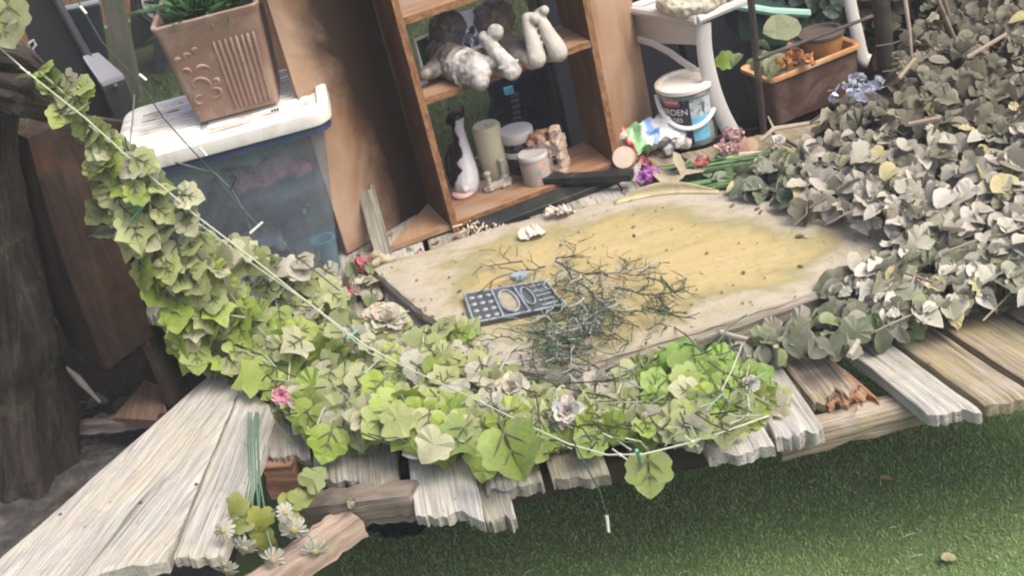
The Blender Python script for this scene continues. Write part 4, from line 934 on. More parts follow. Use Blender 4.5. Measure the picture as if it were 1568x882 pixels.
mb = MB(); mb.add([TC + TM @ Vector((x * TLn * .47, y * TDp * .42, TZ - .028)) for x, y in ((-1, -1), (1, -1), (1, 1), (-1, 1))], [(0, 1, 2, 3)]); mb.build('compost', plain('compost', (.10, .05, .03), .95, .5, 40, 1, 80), tg)
# dark metal plant frame
MET = plain('dark_metal', (.035, .028, .026), .5, .3, 30, .2, col2=(.10, .07, .05))
fm = thing('metal_frame', at(1168, 190, DZ), 'dark metal plant stand with a slanting rail before the trough planter', 'plant stand')
mb = MB(); p0 = aty(1168, 192, 3.31); p1 = aty(1146, -40, 3.31); p0.z = DZ + .002; mb.tube([p0, p1], .010, 8); mb.build('post', MET, fm)
mb = MB(); mb.tube([aty(1160, 89, 3.30), aty(1250, 56, 3.36), aty(1336, 24, 3.42)], .0055, 8); mb.build('rail', MET, fm)
mb = MB(); p0 = aty(1361, 150, 3.44); p1 = aty(1344, -60, 3.44); mb.tube([p0, p1], .026, 10); mb.build('post', MET, fm)
# green plant holder and foliage above the trough
gp = thing('green_planter', aty(1180, 14, 3.75), 'pale green plastic planter edge behind the metal frame', 'planter')
mb = MB(); ga = aty(1128, 8, 3.62); gb = aty(1180, 17, 3.62); gc = aty(1238, 20, 3.66); mb.tube([ga, gb, gc], .013, 8); mb.build('planter_rim', plain('mint', (.24, .40, .33), .45, .15), gp)
mb = MB(); mb.prism([ga - UP * .008 + Vector((0, .012, 0)), gb - UP * .008 + Vector((0, .012, 0)), gc - UP * .008 + Vector((0, .012, 0)), gc + Vector((0, .18, -.008)), ga + Vector((0, .18, -.008))], (0, 0, -.10)); mb.build('planter_body', plain('darkgreen', (.01, .035, .025), .5), gp)
def bush(name, label, cat, centers, n, size, cols, outline, mat=LEAF, fold=.3, droop=.4, nb=None, group=None, tipb=(0, 0, -.3)):
    ref = centers[0][0]; o = thing(name, ref, label, cat, group); mb = MB(); sm = MB()
    for k in range(n):
        c_, r_ = random.choice(centers); d = rv(); d.normalize(); p = c_ + Vector((d.x * r_[0], d.y * r_[1], d.z * r_[2])) * random.random() ** .4
        nn = d * .7 + UP * .6 - Fv * .4 + rv(.45); leaf(mb, p, nn, rv(.7) + Vector(tipb), random.uniform(*size), random.choice(cols), outline, random.uniform(-.1, fold * 1.5), random.uniform(0, droop * 1.5), wave=.07)
        if random.random() < .25: sm.tube([p, c_ + (p - c_) * .3 - UP * .02], .0015, 4, col=(.06, .06, .035))
    mb.build('leaf', mat, o); sm.build('stem', STEM, o); return o
p = aty(1255, 30, 3.75)
bush('leafy_plant', 'dark grey green leafy plant rising behind the trough planter', 'plant', [(p, (.12, .08, .09)), (aty(1215, -5, 3.8), (.10, .08, .07)), (aty(1280, 5, 3.75), (.06, .08, .08))], 190, (.05, .09), [(.05, .09, .06), (.10, .15, .11), (.20, .26, .20), (.03, .06, .045)], OVAL)
p = aty(1195, 42, 3.5); mb = MB()
for i, (dx, c_) in enumerate(((0, (.16, .19, .10)), (.02, (.20, .22, .12)))): leaf(mb, aty(1168, 50, 3.5), Vector((.1, -.6, .7)), Vector((1, 0, .10)), .12, c_, OVAL, .15, .1)
tag(mb.build('broad_leaf', DRYLEAF, base=p), 'single broad olive leaf lying above the trough behind the metal rail', 'leaf')
mb = MB(); leaf(mb, at(1120, 92, TZ + .02) , UP * .4 - Fv, Vector((-1, 0, .3)), .055, (.26, .40, .05), IVY, .2, .3)
tag(mb.build('green_leaf', LEAF, base=at(1110, 92, TZ)), 'lone bright green leaf at the left end of the trough rim', 'leaf')

# ------------------------------------------------------------------ litter of flowers around the tub
def head(name, px, py, z, rpx, col, label, cat='flower', n=34, col2=None, up=(0, -.4, 1), grp=None, mat=PETAL):
    p = at(px, py, z); mb = MB(); flower(mb, p, rpx * pxm(p), col, n, up=up, col2=col2); return tag(mb.build(name, mat, base=p), label, cat, grp)
head('purple_flower', 992, 272, DZ + .05, 19, (.50, .13, .52), 'bright purple artificial flower at the back edge of the tabletop board')
head('red_flower', 988, 250, DZ + .06, 13, (.42, .07, .10), 'dull red flower just above the purple one', col2=(.5, .22, .22))
head('coral_flower', 1072, 249, DZ + .06, 14, (.62, .16, .15), 'coral red flower with a pale petal left of the white rose', col2=(.68, .45, .38))
hy = thing('hyacinth', at(1124, 215, DZ), 'faded pink hyacinth at the foot of the white chair leg', 'flower')
mb = MB()
for px, py, r_ in ((1118, 205, 13), (1128, 212, 12), (1108, 226, 12), (1122, 228, 11), (1133, 200, 8)): p = at(px, py, DZ + .05); flower(mb, p, r_ * pxm(p), (.66, .40, .42), 26, col2=(.72, .55, .52), up=(0, -.4, 1))
mb.build('blossom', PETAL, hy)
mb = MB()
for k in range(40):
    p = at(random.gauss(1320, 17), random.gauss(138, 10), DZ + .12); flower(mb, p, .014, (.58, .64, .76), 5, up=rv(.4) + UP - Fv, size=.02, col2=(.68, .72, .80))
tag(mb.build('hydrangea', PETAL, base=at(1320, 140, DZ + .1)), 'pale blue hydrangea head at the right end of the trough planter', 'flower')
head('scarlet_flower', 1372, 132, DZ + .12, 11, (.52, .07, .06), 'small scarlet and white flower right of the pale blue hydrangea', col2=(.7, .66, .6))
p = aty(1362, 92, 3.5); mb = MB(); mb.tube([p - UP * .07, p + UP * .02, p + UP * .024], [.014, .012, .008], 12); tag(mb.build('white_stake', PLAST_W, base=p - UP * .07), 'short white plastic stake right of the thick dark post', 'stake')
for px, py, s_, lb_ in ((1167, 252, 11, 'round white artificial rose among the green stems'), (1192, 215, 9, 'small white petal flower below the trough planter'), (1190, 305, 8, 'tiny white blossom at the back rim of the tabletop board')):
    p = at(px, py, DZ + .06); mb = MB(); rose(mb, p, s_ * pxm(p), (.66, .64, .55), up=(0, -.5, 1)); tag(mb.build('white_rose', PETAL, base=p), lb_, 'flower')
# leaves and litter
dl = at(1162, 228, DZ + .03); mb = MB(); leaf(mb, dl, Vector((.2, -.5, 1)), Vector((-.6, -.5, .0)), .085, (.40, .24, .17), IVY, .5, .9, wave=.15); tag(mb.build('dry_leaf', DRYLEAF, base=dl), 'curled reddish brown dry leaf right of the pink hyacinth', 'leaf')
dl = at(1030, 285, DZ + .05); mb = MB(); leaf(mb, dl, Vector((0, -.6, 1)), Vector((.15, .9, .25)), .12, (.40, .36, .24), OVAL, .4, .9, wave=.12); leaf(mb, dl + Vector((.03, .03, .01)), Vector((.3, -.6, 1)), Vector((.7, .8, .2)), .1, (.44, .38, .27), ROUND, .5, .9, wave=.12)
tag(mb.build('large_dry_leaf', DRYLEAF, base=dl), 'large tan dry leaf right of the purple flower', 'leaf')
mb = MB(); p0 = at(1110, 243, DZ + .03); p1 = at(1166, 233, DZ + .035); mb.tube([p0, p0.lerp(p1, .5) + UP * .004, p1], [.006, .007, .005], 8, col=(.50, .43, .30)); tag(mb.build('pale_stick', STEM, base=p0), 'straight pale stick between the hyacinth and the white rose', 'stick')
mb = MB()
P = [at(x, y, DZ + z_) for x, y, z_ in ((1165, 215, .03), (1185, 197, .05), (1240, 188, .04), (1290, 170, .05), (1330, 158, .04))]; mb.tube(P, [.006, .007, .006, .005, .003], 8, col=(.34, .27, .20), jit=.2); mb.tube([P[1], at(1176, 178, DZ + .07)], [.004, .002], 6, col=(.34, .27, .2)); mb.tube([P[2], at(1262, 172, DZ + .08)], [.004, .002], 6, col=(.34, .27, .2))
tag(mb.build('twig', STEM, base=P[0]), 'brown forked twig lying along the foot of the trough planter', 'twig')
bs = thing('stem_bundle', at(1100, 275, DZ), 'flat bundle of green artificial flower stems behind the tabletop board', 'stems'); mb = MB(); lm = MB()
for k in range(46):
    y0 = random.uniform(248, 292); p0 = at(random.uniform(985, 1060), y0 + 6, DZ + random.uniform(.02, .05)); p1 = at(random.uniform(1130, 1215), y0 - random.uniform(14, 34), DZ + random.uniform(.02, .06)); g_ = random.uniform(.6, 1.3)
    mb.tube([p0, p0.lerp(p1, .5) + rv(.006), p1], .0032, 6, col=(.11 * g_, .19 * g_, .08 * g_))
    if k % 2: q_ = p0.lerp(p1, random.random()) + UP * .008; leaf(lm, q_, UP - Fv * .4 + rv(.4), rv(), random.uniform(.03, .06), random.choice([(.12, .22, .08), (.2, .3, .14), (.30, .36, .24)]), OVAL, .3, .4)
mb.build('stem', STEM, bs); lm.build('leaf', LEAF, bs)
# torn bag
mb = MB(); V = []; F = []; Cl = []; nx_, ny_ = 26, 18; o_ = at(965, 236, DZ + .012); e1 = at(1052, 205, DZ + .03) - o_; e2 = Vector((-.015, .05, .075))
for j in range(ny_ + 1):
    for i in range(nx_ + 1):
        u, v = i / nx_, j / ny_; q_ = o_ + e1 * u + e2 * v; hmp = .022 * mnoise.noise(Vector((u * 4, v * 3, 2))) + .018 * mnoise.noise(Vector((u * 9, v * 8, 5)))
        q_ = q_ + Vector((0, -.02 - .04 * math.sin(v * 3.1), 0)) + Vector((hmp * .4, -abs(hmp), hmp))
        V.append(q_); k = u + .12 * mnoise.noise(Vector((u * 5, v * 5, 8)))
        Cl.append((.45, .10, .10) if k < .10 else (.22, .45, .20) if k < .32 else (.62, .66, .66) if k < .42 else (.18, .32, .60) if (k < .58 and v > .45) else (.58, .56, .54))
for j in range(ny_):
    for i in range(nx_): F.append((j * (nx_ + 1) + i, j * (nx_ + 1) + i + 1, (j + 1) * (nx_ + 1) + i + 1, (j + 1) * (nx_ + 1) + i))
mb.add(V, F, None, Cl); tag(mb.build('crumpled_bag', vcol('foil', .35, .1, 40, 0, .3, 60, .5), base=o_, solid=.001), 'crumpled plastic bag in green, blue and white before the paint tub', 'bag')
mb = MB(); fz = at(1038, 222, DZ + .02)
for k in range(16): mb.ball(fz + Vector((random.gauss(0, .024), random.gauss(0, .012), random.uniform(0, .02))), (.014,) * 3, nu=8, nv=6)
tag(organic('wool_clump', mb, plain('greywool', (.38, .36, .33), .95, .35, 50, 1, 90), voxel=.0035, base=fz, smooth_it=0, crease=.007, cs=70), 'lumpy grey clump of wool below the crumpled bag', 'wool')
ls = thing('log_slice', at(962, 250, DZ), 'small pale log slice propped at the right end of the bookcase', 'log'); p = at(958, 246, DZ + .04) + Vector((0, .02, 0)); LM = Vector((-.25, -.75, .5)).to_track_quat('Z', 'Y').to_matrix()
mb = MB(); mb.lathe([(.030, -.02), (.034, -.012), (.033, .010), (.031, .012)], p, 20, LM); mb.build('bark', plain('bark_red', (.30, .17, .12), .9, .3, 40, .6), ls)
mb = MB(); mb.lathe([(.0305, .0125), (.03, .014), (.002, .0145)], p, 20, LM); mb.build('cut_face', plain('cutwood', (.52, .42, .32), .8, .15, 50, .3, col2=(.42, .30, .22), c2s=30), ls)
mb = MB(); p = at(962, 222, DZ + .05) + Vector((0, .03, 0)); mb.ball(p, (.026, .02, .03)); mb.ball(p + Vector((.012, 0, -.014)), (.02, .02, .02)); tag(organic('pale_stone', mb, plain('palestone', (.46, .42, .37), .9, .3, 50, .8), voxel=.003, base=p, crease=.006, cs=50), 'rough pale stone behind the log slice at the bookcase end', 'stone')
# ------------------------------------------------------------------ fence, faded ivy on the right
fe = thing('fence', (1.9, 4.05, 0), 'reddish brown board fence behind the faded ivy', 'fence')
for i in range(16):
    mb = MB(); x0 = 1.24 + i * .125; off = Vector((i * 3.1, 0, 0)); L = [Vector((x * .06, y * .008, z)) for z in (.0, 1.9) for y in (-1, 1) for x in (-1, 1)]; c = Vector((x0, 4.05 + .006 * (i % 2), .01))
    mb.add([c + l for l in L], [(0, 2, 3, 1), (4, 5, 7, 6), (0, 1, 5, 4), (2, 6, 7, 3), (0, 4, 6, 2), (1, 3, 7, 5)], [off + Vector((l.x, l.z, l.y)) for l in L]); mb.build('fence_board', W_FENCE, fe, bevel=.002)
mb = MB(); mb.box((2.2, 4.085, .9), (2.1, .04, .07)); mb.build('rail', W_FENCE, fe)
poly = [(1118, 296), (1150, 262), (1210, 225), (1262, 180), (1300, 155), (1350, 150), (1372, 120), (1390, 60), (1440, -30), (1600, -40), (1620, 460), (1560, 440), (1500, 455), (1440, 470), (1390, 482), (1335, 480), (1300, 455), (1275, 420), (1335, 400), (1368, 360), (1366, 345), (1300, 322), (1240, 312), (1180, 300)]
def mound(px, py):
    e = max(0, min(1, (px - 1110) / 260)); return .05 + .15 * e * max(.12, min(1, (475 - py) / 300)) + .0
iv = thing('faded_ivy', at(1430, 320, DZ), 'large heap of sun faded grey artificial ivy covering the right of the deck', 'ivy')
lm = MB(); sm = MB(); stubs = MB(); cnt = 0
while cnt < 1850:
    px, py = random.uniform(1110, 1620), random.uniform(-60, 485)
    if not inpoly(px, py, poly): continue
    cnt += 1; top = mound(px, py); dk = random.random(); z = DZ + .02 + top * (1 - .75 * dk * dk); p = at(px, py, z)
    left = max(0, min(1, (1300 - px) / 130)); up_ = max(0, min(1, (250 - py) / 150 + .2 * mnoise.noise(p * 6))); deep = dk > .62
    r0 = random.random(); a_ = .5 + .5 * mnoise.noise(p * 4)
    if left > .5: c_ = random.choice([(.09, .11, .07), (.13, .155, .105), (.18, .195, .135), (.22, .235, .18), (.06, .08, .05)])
    elif up_ > .35: c_ = random.choice([(.07, .062, .042), (.10, .09, .06), (.14, .127, .088), (.24, .215, .16), (.05, .045, .03)])  # upper heap leaves darkened, shade there put into their colour
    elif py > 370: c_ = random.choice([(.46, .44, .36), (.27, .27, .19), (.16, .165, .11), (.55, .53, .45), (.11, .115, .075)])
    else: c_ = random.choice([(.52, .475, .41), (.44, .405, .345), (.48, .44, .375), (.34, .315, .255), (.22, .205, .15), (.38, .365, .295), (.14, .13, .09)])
    if deep: c_ = (.07, .068, .045)  # buried leaves darkened to paint the shade between leaves
    if random.random() < .025: c_ = (.46, .40, .20)
    nn = UP * .8 - Fv * .55 + rv(.42); tipd = Vector((random.gauss(-.3, .7), random.gauss(-.5, .5), -.35))
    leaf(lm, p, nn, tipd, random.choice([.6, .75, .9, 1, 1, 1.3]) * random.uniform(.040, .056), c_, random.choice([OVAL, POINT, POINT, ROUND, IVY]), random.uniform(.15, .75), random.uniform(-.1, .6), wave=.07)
    if random.random() < .26: q_ = p + Vector((random.gauss(0, .05), random.gauss(.03, .05), -.04)); sm.tube([p, p.lerp(q_, .5) + rv(.008), q_], .002, 5, col=random.choice([(.20, .155, .11), (.08, .065, .045), (.34, .29, .22)]))
# a trailing spray in front of the board
for k in range(120):
    s_ = random.random() ** .7; px = 1130 + 290 * s_ + random.gauss(0, 10); py = 528 - 72 * s_ + random.gauss(0, 9 + 10 * s_); p = at(px, py, DZ + random.uniform(.02, .085))
    leaf(lm, p, UP * .6 - Fv * .6 + rv(.5), Vector((random.gauss(0, .8), random.gauss(-.4, .5), -.3)), random.uniform(.035, .062), random.choice([(.14, .16, .10), (.20, .21, .145), (.27, .265, .20), (.10, .11, .07), (.18, .23, .10)]), random.choice([OVAL, ROUND, IVY]), random.uniform(.1, .6), random.uniform(.1, .7), wave=.06)
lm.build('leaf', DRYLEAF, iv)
for pts_ in (((1340, 470), (1338, 520)), ((1462, 455), (1468, 498)), ((1530, 440), (1534, 468)), ((1236, 505), (1228, 545)), ((1208, 520), (1200, 560)), ((1188, 530), (1190, 560)), ((1272, 490), (1275, 530)), ((1300, 545), (1330, 478)), ((1100, 508), (1150, 522)), ((1290, 492), (1332, 490)), ((1146, 545), (1150, 580))):
    (x0, y0), (x1, y1) = pts_; a = at(x0, y0, DZ + .07); b = at(x1, y1, DZ + .012); stubs.tube([a, a.lerp(b, .5) + rv(.003), b], [.006, .0055, .0065], 7, col=random.choice([(.30, .26, .20), (.25, .21, .16), (.34, .31, .26)]), jit=.12)
stubs.build('cut_stem', STEM, iv)
for pts_ in (((1382, -30), (1392, 40), (1397, 98)), ((1425, -30), (1445, 20), (1462, 58)), ((1440, -20), (1452, 20))):
    P = [at(x, y, DZ + .45 - .1 * i) for i, (x, y) in enumerate(pts_)]; sm.tube(P, [.005, .005, .004][:len(P)], 7, col=(.36, .27, .22))
for pts_ in (((1480, 88), (1540, 52)), ((1390, 190), (1440, 180)), ((1376, 120), (1400, 90))):
    a, b = [at(x, y, DZ + .33) for x, y in pts_]; sm.tube([a, b], .005, 6, col=(.24, .19, .14))
for k in range(13):
    px, py = random.uniform(1230, 1560), random.uniform(180, 440)
    if inpoly(px, py, poly): a = at(px, py, DZ + .03 + mound(px, py)); d = Vector((random.gauss(.06, .04), random.gauss(0, .03), random.gauss(0, .02))); sm.tube([a, a + d], .0035, 6, col=random.choice([(.26, .22, .17), (.16, .12, .085), (.30, .26, .21)]))
sm.build('stem', STEM, iv)
def unseen_fence_run(p0, p1, h, label, nm='unseen_fence'):
    p0, p1 = Vector(p0), Vector(p1); d = p1 - p0; L = d.length; d.normalize(); nr = Vector((-d.y, d.x, 0)); f_ = thing(nm, p0, label, 'fence'); n = int(L / .15)
    for i in range(n):
        c = p0 + d * (i + .5) * L / n + nr * (.008 * (i % 2)); wv = L / n * .5 - .003; mb = MB(); off = Vector((i * 3.3, 7, 0)); L_ = [(x * wv, y * .008, z) for z in (.01, h) for y in (-1, 1) for x in (-1, 1)]
        mb.add([c + d * l[0] + nr * l[1] + UP * l[2] for l in L_], [(0, 2, 3, 1), (4, 5, 7, 6), (0, 1, 5, 4), (2, 6, 7, 3), (0, 4, 6, 2), (1, 3, 7, 5)], [off + Vector((l[0], l[2], l[1])) for l in L_]); mb.build('fence_board', W_FENCE, f_)  # boards of the added unseen fences
unseen_fence_run((-3.3, 1.0, 0), (-3.3, 8.0, 0), 2.6, 'tall unseen board fence added left of the lawn to block sky light')  # unseen fences, added to cut sky light from left and rear
unseen_fence_run((-3.3, 8.0, 0), (4.0, 8.0, 0), 2.4, 'tall unseen board fence added at the far end to block sky light')
# dark shrub between fence and ivy (fills the shade behind)
p = at(1470, 60, DZ + .1); p = Vector((1.75, 3.75, .55))
bush('dark_shrub', 'dim olive shrub growing against the reddish fence', 'shrub', [(p, (.45, .16, .38)), (p + Vector((-.35, 0, -.05)), (.2, .14, .35)), (p + Vector((.6, .1, .1)), (.4, .15, .4))], 620, (.05, .09), [(.05, .055, .03), (.09, .09, .05), (.14, .14, .09), (.03, .035, .02)], ROUND)

# ------------------------------------------------------------------ things on the board
tq = [at(x, y, bz + .012) for x, y in ((711, 452), (836, 431), (865, 468), (726, 496))]
ty = thing('moulded_tray', (tq[0] + tq[2]) / 2, 'grey moulded plastic insert tray with slots and oval wells on the tabletop board', 'tray')
TRAY = plain('tray_grey', (.23, .26, .28), .5, .3, 30, .3, 80, col2=(.09, .10, .11), c2s=40, amt=.8)
TDK = plain('tray_dark', (.06, .065, .07), .6, .3)
tl_, tr_2, br_, bl_ = tq
def tp(u, v, z=0): return tl_.lerp(tr_2, u).lerp(bl_.lerp(br_, u), v) + UP * z
mb = MB(); mb.prism([tp(0, 0), tp(1, 0), tp(1, 1), tp(0, 1)], (0, 0, -.010)); mb.build('base', TDK, ty, bevel=.001)
mb = MB()
for a_, b_ in (((0, 0), (1, 0)), ((1, 0), (1, 1)), ((1, 1), (0, 1)), ((0, 1), (0, 0)), ((.33, 0), (.33, 1)), ((.60, 0), (.62, 1))):
    mb.tube([tp(*a_, .003), tp(*b_, .003)], .0032, 6, jit=.15)
mb.build('frame', TRAY, ty)
for i in range(3):
    for j in range(4):
        mb = MB(); mb.ball(tp(.07 + .10 * i, .16 + .23 * j, .001), (.008, .006, .004), nu=8, nv=6); mb.build('stud', TRAY, ty)
for j in range(5): mb = MB(); mb.tube([tp(.78, .14 + .18 * j, .002), tp(.96, .10 + .18 * j, .002)], .0026, 6); mb.build('rib', TRAY, ty)
mb = MB(); P = [tp(.465 + .10 * math.cos(k * .524), .5 + .40 * math.sin(k * .524), .003) for k in range(13)]; mb.tube(P, .0036, 6); mb.build('oval_well', TRAY, ty)
mb = MB(); mb.add([tp(.465 + .09 * math.cos(k * .524), .5 + .37 * math.sin(k * .524), .0012) for k in range(12)], [tuple(range(12))]); mb.build('well_floor', plain('well_tan', (.26, .23, .16), .7, .3, 40), ty)
mb = MB(); P = [tp(.695 + .06 * math.cos(k * .524), .45 + .33 * math.sin(k * .524), .003) for k in range(13)]; mb.tube(P, .0026, 6); mb.build('round_well', TRAY, ty)
mb = MB(); c_ = tp(.72, -.15, .012)
for k in range(9): mb.box(c_ + Vector((.016 * math.cos(k * .7), .010 * math.sin(k * .7), .004)), (.010, .008, .014), Matrix.Rotation(k * .7, 3, 'Z'))
mb.ball(c_, (.018, .013, .010)); tag(organic('grey_fitting', mb, TRAY, voxel=.0025, base=c_, smooth_it=1), 'small lumpy grey plastic fitting behind the moulded tray', 'fitting')
vn = thing('bare_vine', at(900, 470, bz), 'tangle of dark leafless wire vine on the tabletop board', 'vine'); mb = MB()
def wander(px, py, ang, ln, r_, col, lift=.03, wig=.35, depth=0):
    P = []; x, y = px, py; n = max(4, int(ln / 9)); z = bz + random.uniform(.002, lift)
    for i in range(n):
        P.append(at(x, y, z)); ang += random.gauss(0, wig); x += 9 * math.cos(ang); y += 6 * math.sin(ang); z = max(bz + .002, min(bz + lift * 1.6, z + random.gauss(0, .004)))
        if depth < 2 and random.random() < .28: wander(x, y, ang + random.choice([-1, 1]) * random.uniform(.5, 1.1), ln * .28, r_ * .75, col, lift, wig, depth + 1)
    k = random.uniform(.7, 1.2); mb.tube(P, [r_ * .78 * (1 - .55 * i / (n - 1)) for i in range(n)], 5, col=tuple(c * k for c in col))
G1 = (.05, .085, .055); G2 = (.085, .09, .065); G3 = (.36, .37, .34)
for a_ in ((835, 408, 3.0, 150, .003, G2), (800, 400, 3.4, 70, .0028, G2), (850, 395, -.5, 60, .0026, G2), (850, 400, .25, 190, .003, G2), (990, 425, .5, 90, .0026, G2), (940, 440, .1, 130, .003, G1), (990, 470, .3, 90, .003, G1), (880, 430, .6, 150, .003, G1), (850, 500, 1.5, 90, .003, G1), (840, 520, 2.4, 80, .003, G1), (860, 540, 1.4, 60, .003, G1), (930, 500, 1.2, 70, .0028, G1)): wander(*a_, wig=.22)
for k in range(135):
    cx, cy, sx, sy = random.choice([(890, 455, 45, 24), (895, 470, 45, 22), (985, 432, 36, 16), (870, 500, 34, 28), (845, 515, 26, 28), (860, 480, 36, 28), (850, 530, 24, 24), (960, 490, 36, 16), (850, 555, 14, 18)])
    wander(random.gauss(cx, sx), random.gauss(cy, sy), random.random() * 6.28, random.uniform(30, 95), random.uniform(.0016, .003), random.choice([G1, G1, G1, G2, G3]), wig=.62)
mb.build('twig', STEM, vn)
mb = MB(); p = at(1218, 362, bz + .004); leaf(mb, p, UP, Vector((1, -.1, 0)), .022, (.10, .06, .035), OVAL, .2, .2); tag(mb.build('dark_leaf', DRYLEAF, base=p), 'tiny dark leaf lying alone on the right half of the tabletop board', 'leaf')
for px, py, lb_ in ((812, 358, 'crumbled white scrap on the back edge of the tabletop board near the bookcase'), (855, 327, 'smaller white scrap on the black shelf edge of the bookcase')):
    p = at(px, py, bz + .012); mb = MB(); leaf(mb, p, UP + rv(.2), Vector((1, .2, 0)), .045, (.66, .58, .50), IVY, .4, .3, wave=.15); leaf(mb, p + Vector((-.03, 0, 0)), UP + rv(.2), Vector((1, .2, 0)), .04, (.62, .55, .48), ROUND, .5, .3, wave=.15)
    tag(mb.build('scrap', DRYLEAF, base=p), lb_, 'scrap')
# ------------------------------------------------------------------ left: logs, leaning timbers, litter
def logthing(name, pts_, label, mat, n=16, cat='log', jit=.05, flat=1, phase=0):
    P = []; r_ = []
    for x, y, yy, rp_ in pts_: p = aty(x, y, yy); P.append(p); r_.append(rp_ * pxm(p))
    Q = []; Rr = []
    for i in range(len(P) - 1):
        for k in range(12): Q.append(P[i].lerp(P[i + 1], k / 12)); Rr.append(r_[i] + (r_[i + 1] - r_[i]) * k / 12)
    Q.append(P[-1]); Rr.append(r_[-1]); mb = MB(); s0 = len(mb.v); mb.tube(Q, Rr, n, flat=flat, phase=phase)
    for i, v in enumerate(mb.v):
        k = i % n; ring = i // n; th_ = 6.2832 * k / n; cx_, sx_ = math.cos(th_), math.sin(th_); c_ = Q[min(ring, len(Q) - 1)]; f_ = 1 + jit * (1.1 * mnoise.noise(Vector((cx_ * 1.6, sx_ * 1.6, ring * .10 + pts_[0][0]))) + .9 * (.3 - abs(mnoise.noise(Vector((cx_ * 4.5, sx_ * 4.5, ring * .07 + 7))))) + .25 * mnoise.noise(Vector((cx_ * 9, sx_ * 9, ring * .5))))
        mb.v[i] = c_ + (v - c_) * f_
    return tag(mb.build(name, mat, base=Q[-1], angle=60), label, cat)
gz = lambda x, y: at(x, y, .02).y
logthing('log_post', [(-30, 110, 2.88, 48), (-22, 260, 2.95, 50), (-5, 420, 3.02, 62), (12, 560, 3.10, 78), (25, 735, gz(25, 735), 92)], 'thick rough log post at the left edge of the photo', W_LOG, 56, 'post', .32)
logthing('log_post', [(40, 470, 3.06, 12), (70, 600, 3.08, 22), (92, 720, gz(92, 720), 34)], 'thin root like post hugging the thick log post', W_LOG, 32, 'post', .3)
logthing('leaning_timber', [(50, 196, 3.02, 34), (82, 290, 3.04, 58), (128, 410, 3.10, 70), (172, 520, 3.16, 66)], 'square dark brown timber leaning behind the ivy garland', wood('leaning_wood', (.008, .006, .005), (.028, .018, .013), (.06, .037, .025), blot=(.085, .037, .015), blot_scale=5, grain=(26, 2, 26)), 4, 'timber', .05, 1, .05)
logthing('branch_stub', [(-40, 128, 2.84, 30), (20, 145, 2.84, 33), (60, 160, 2.84, 26), (112, 170, 2.86, 14)], 'weathered dark branch stub pointing right under the white cable', W_LOG, 40, 'branch', .4, .8)
logthing('branch_stub', [(-30, 72, 2.88, 24), (20, 85, 2.88, 22), (62, 108, 2.9, 14)], 'upper short branch stub crossed by the white cable', W_LOG, 36, 'branch', .4)
a = at(112, 655, .10); b = at(262, 644, .10); tag(beam([a, b], .03, .03, wood('batten_wood', (.10, .08, .07), (.20, .16, .14), (.30, .26, .23)), 'batten', None), 'grey batten lying across the soil left of the bleached boards', 'batten')
mb = MB(); P = [at(x, y, .13) for x, y in ((172, 640), (222, 582), (250, 592), (256, 645))]; mb.prism(P, (0, 0, -.03)); tag(mb.build('wood_offcut', wood('offcut', (.10, .06, .04), (.17, .11, .075), (.22, .15, .10)), base=P[0]), 'brown triangular wooden offcut behind the grey batten', 'offcut')
a = at(-30, 845, .03); b = at(40, 822, .03); tag(beam([a, b], .03, .02, W_GREY, 'batten', None), 'short pale batten at the bottom left corner of the soil', 'batten')
mb = MB(); q_ = [aty(x, y, yy) for x, y, yy in ((60, 170, 3.35), (210, 190, 3.38), (330, 560, 3.35), (60, 560, 3.3))]; q_[2].z = q_[3].z = .03; mb.prism(q_, (0, .02, 0))  # added dark sheet standing in for shade behind the timber
tag(mb.build('dark_fill_board', W_DARK, base=q_[3]), 'blackish board added to darken the gap behind the leaning timber', 'board')
lit = MB()
for k in range(230):
    px, py = random.gauss(150, 60), random.uniform(380, 640)
    if px < 50 or px > 330: continue
    p = at(px, py, random.uniform(.02, .12) if py > 480 else random.uniform(.0, .2)); leaf(lit, p, UP - Fv * .4 + rv(.5), rv(), random.uniform(.03, .08), random.choice([(.10, .12, .08), (.05, .10, .05), (.16, .17, .12), (.24, .24, .18), (.04, .07, .04), (.14, .10, .07)]), random.choice([IVY, OVAL, ROUND]), .4, .5)
tag(lit.build('leaf_litter', LEAF), 'dim fallen leaves on the soil behind the log posts', 'leaves', kind='stuff')
mb = MB(); rose(mb, at(208, 556, .12), .03, (.30, .10, .10)); tag(mb.build('dark_rose', PETAL, base=at(208, 556, .1)), 'dull red artificial rose in the shade behind the bleached boards', 'flower')
mb = MB(); p = at(98, 560, .3); mb.tube([p, p + Vector((.02, 0, -.05)), p + Vector((.05, 0, -.14))], [.003, .011, .004], 8, col=(.50, .47, .43)); tag(mb.build('pale_root', STEM, base=p), 'thin pale root curling down the side of the log post', 'root')
for i, (px, py, r_) in enumerate(((110, 735, .05), (135, 690, .04), (60, 770, .06), (150, 720, .03))):
    p = at(px, py, .02); mb = MB(); mb.ball(p, (r_, r_ * .8, r_ * .5)); mb.ball(p + Vector((r_ * .5, .01, 0)), (r_ * .6, r_ * .5, r_ * .4)); o = organic('stone', mb, plain('stone_grey', (.10, .095, .09), .9, .3, 30, .8, 60), voxel=.006, base=p, smooth_it=1, crease=.012, cs=30)
    tag(o, ['flat grey stone beside the foot of the log post', 'grey stone under the grey batten', 'largest grey stone on the bare soil', 'smallest grey stone near the bleached boards'][i], 'stone')

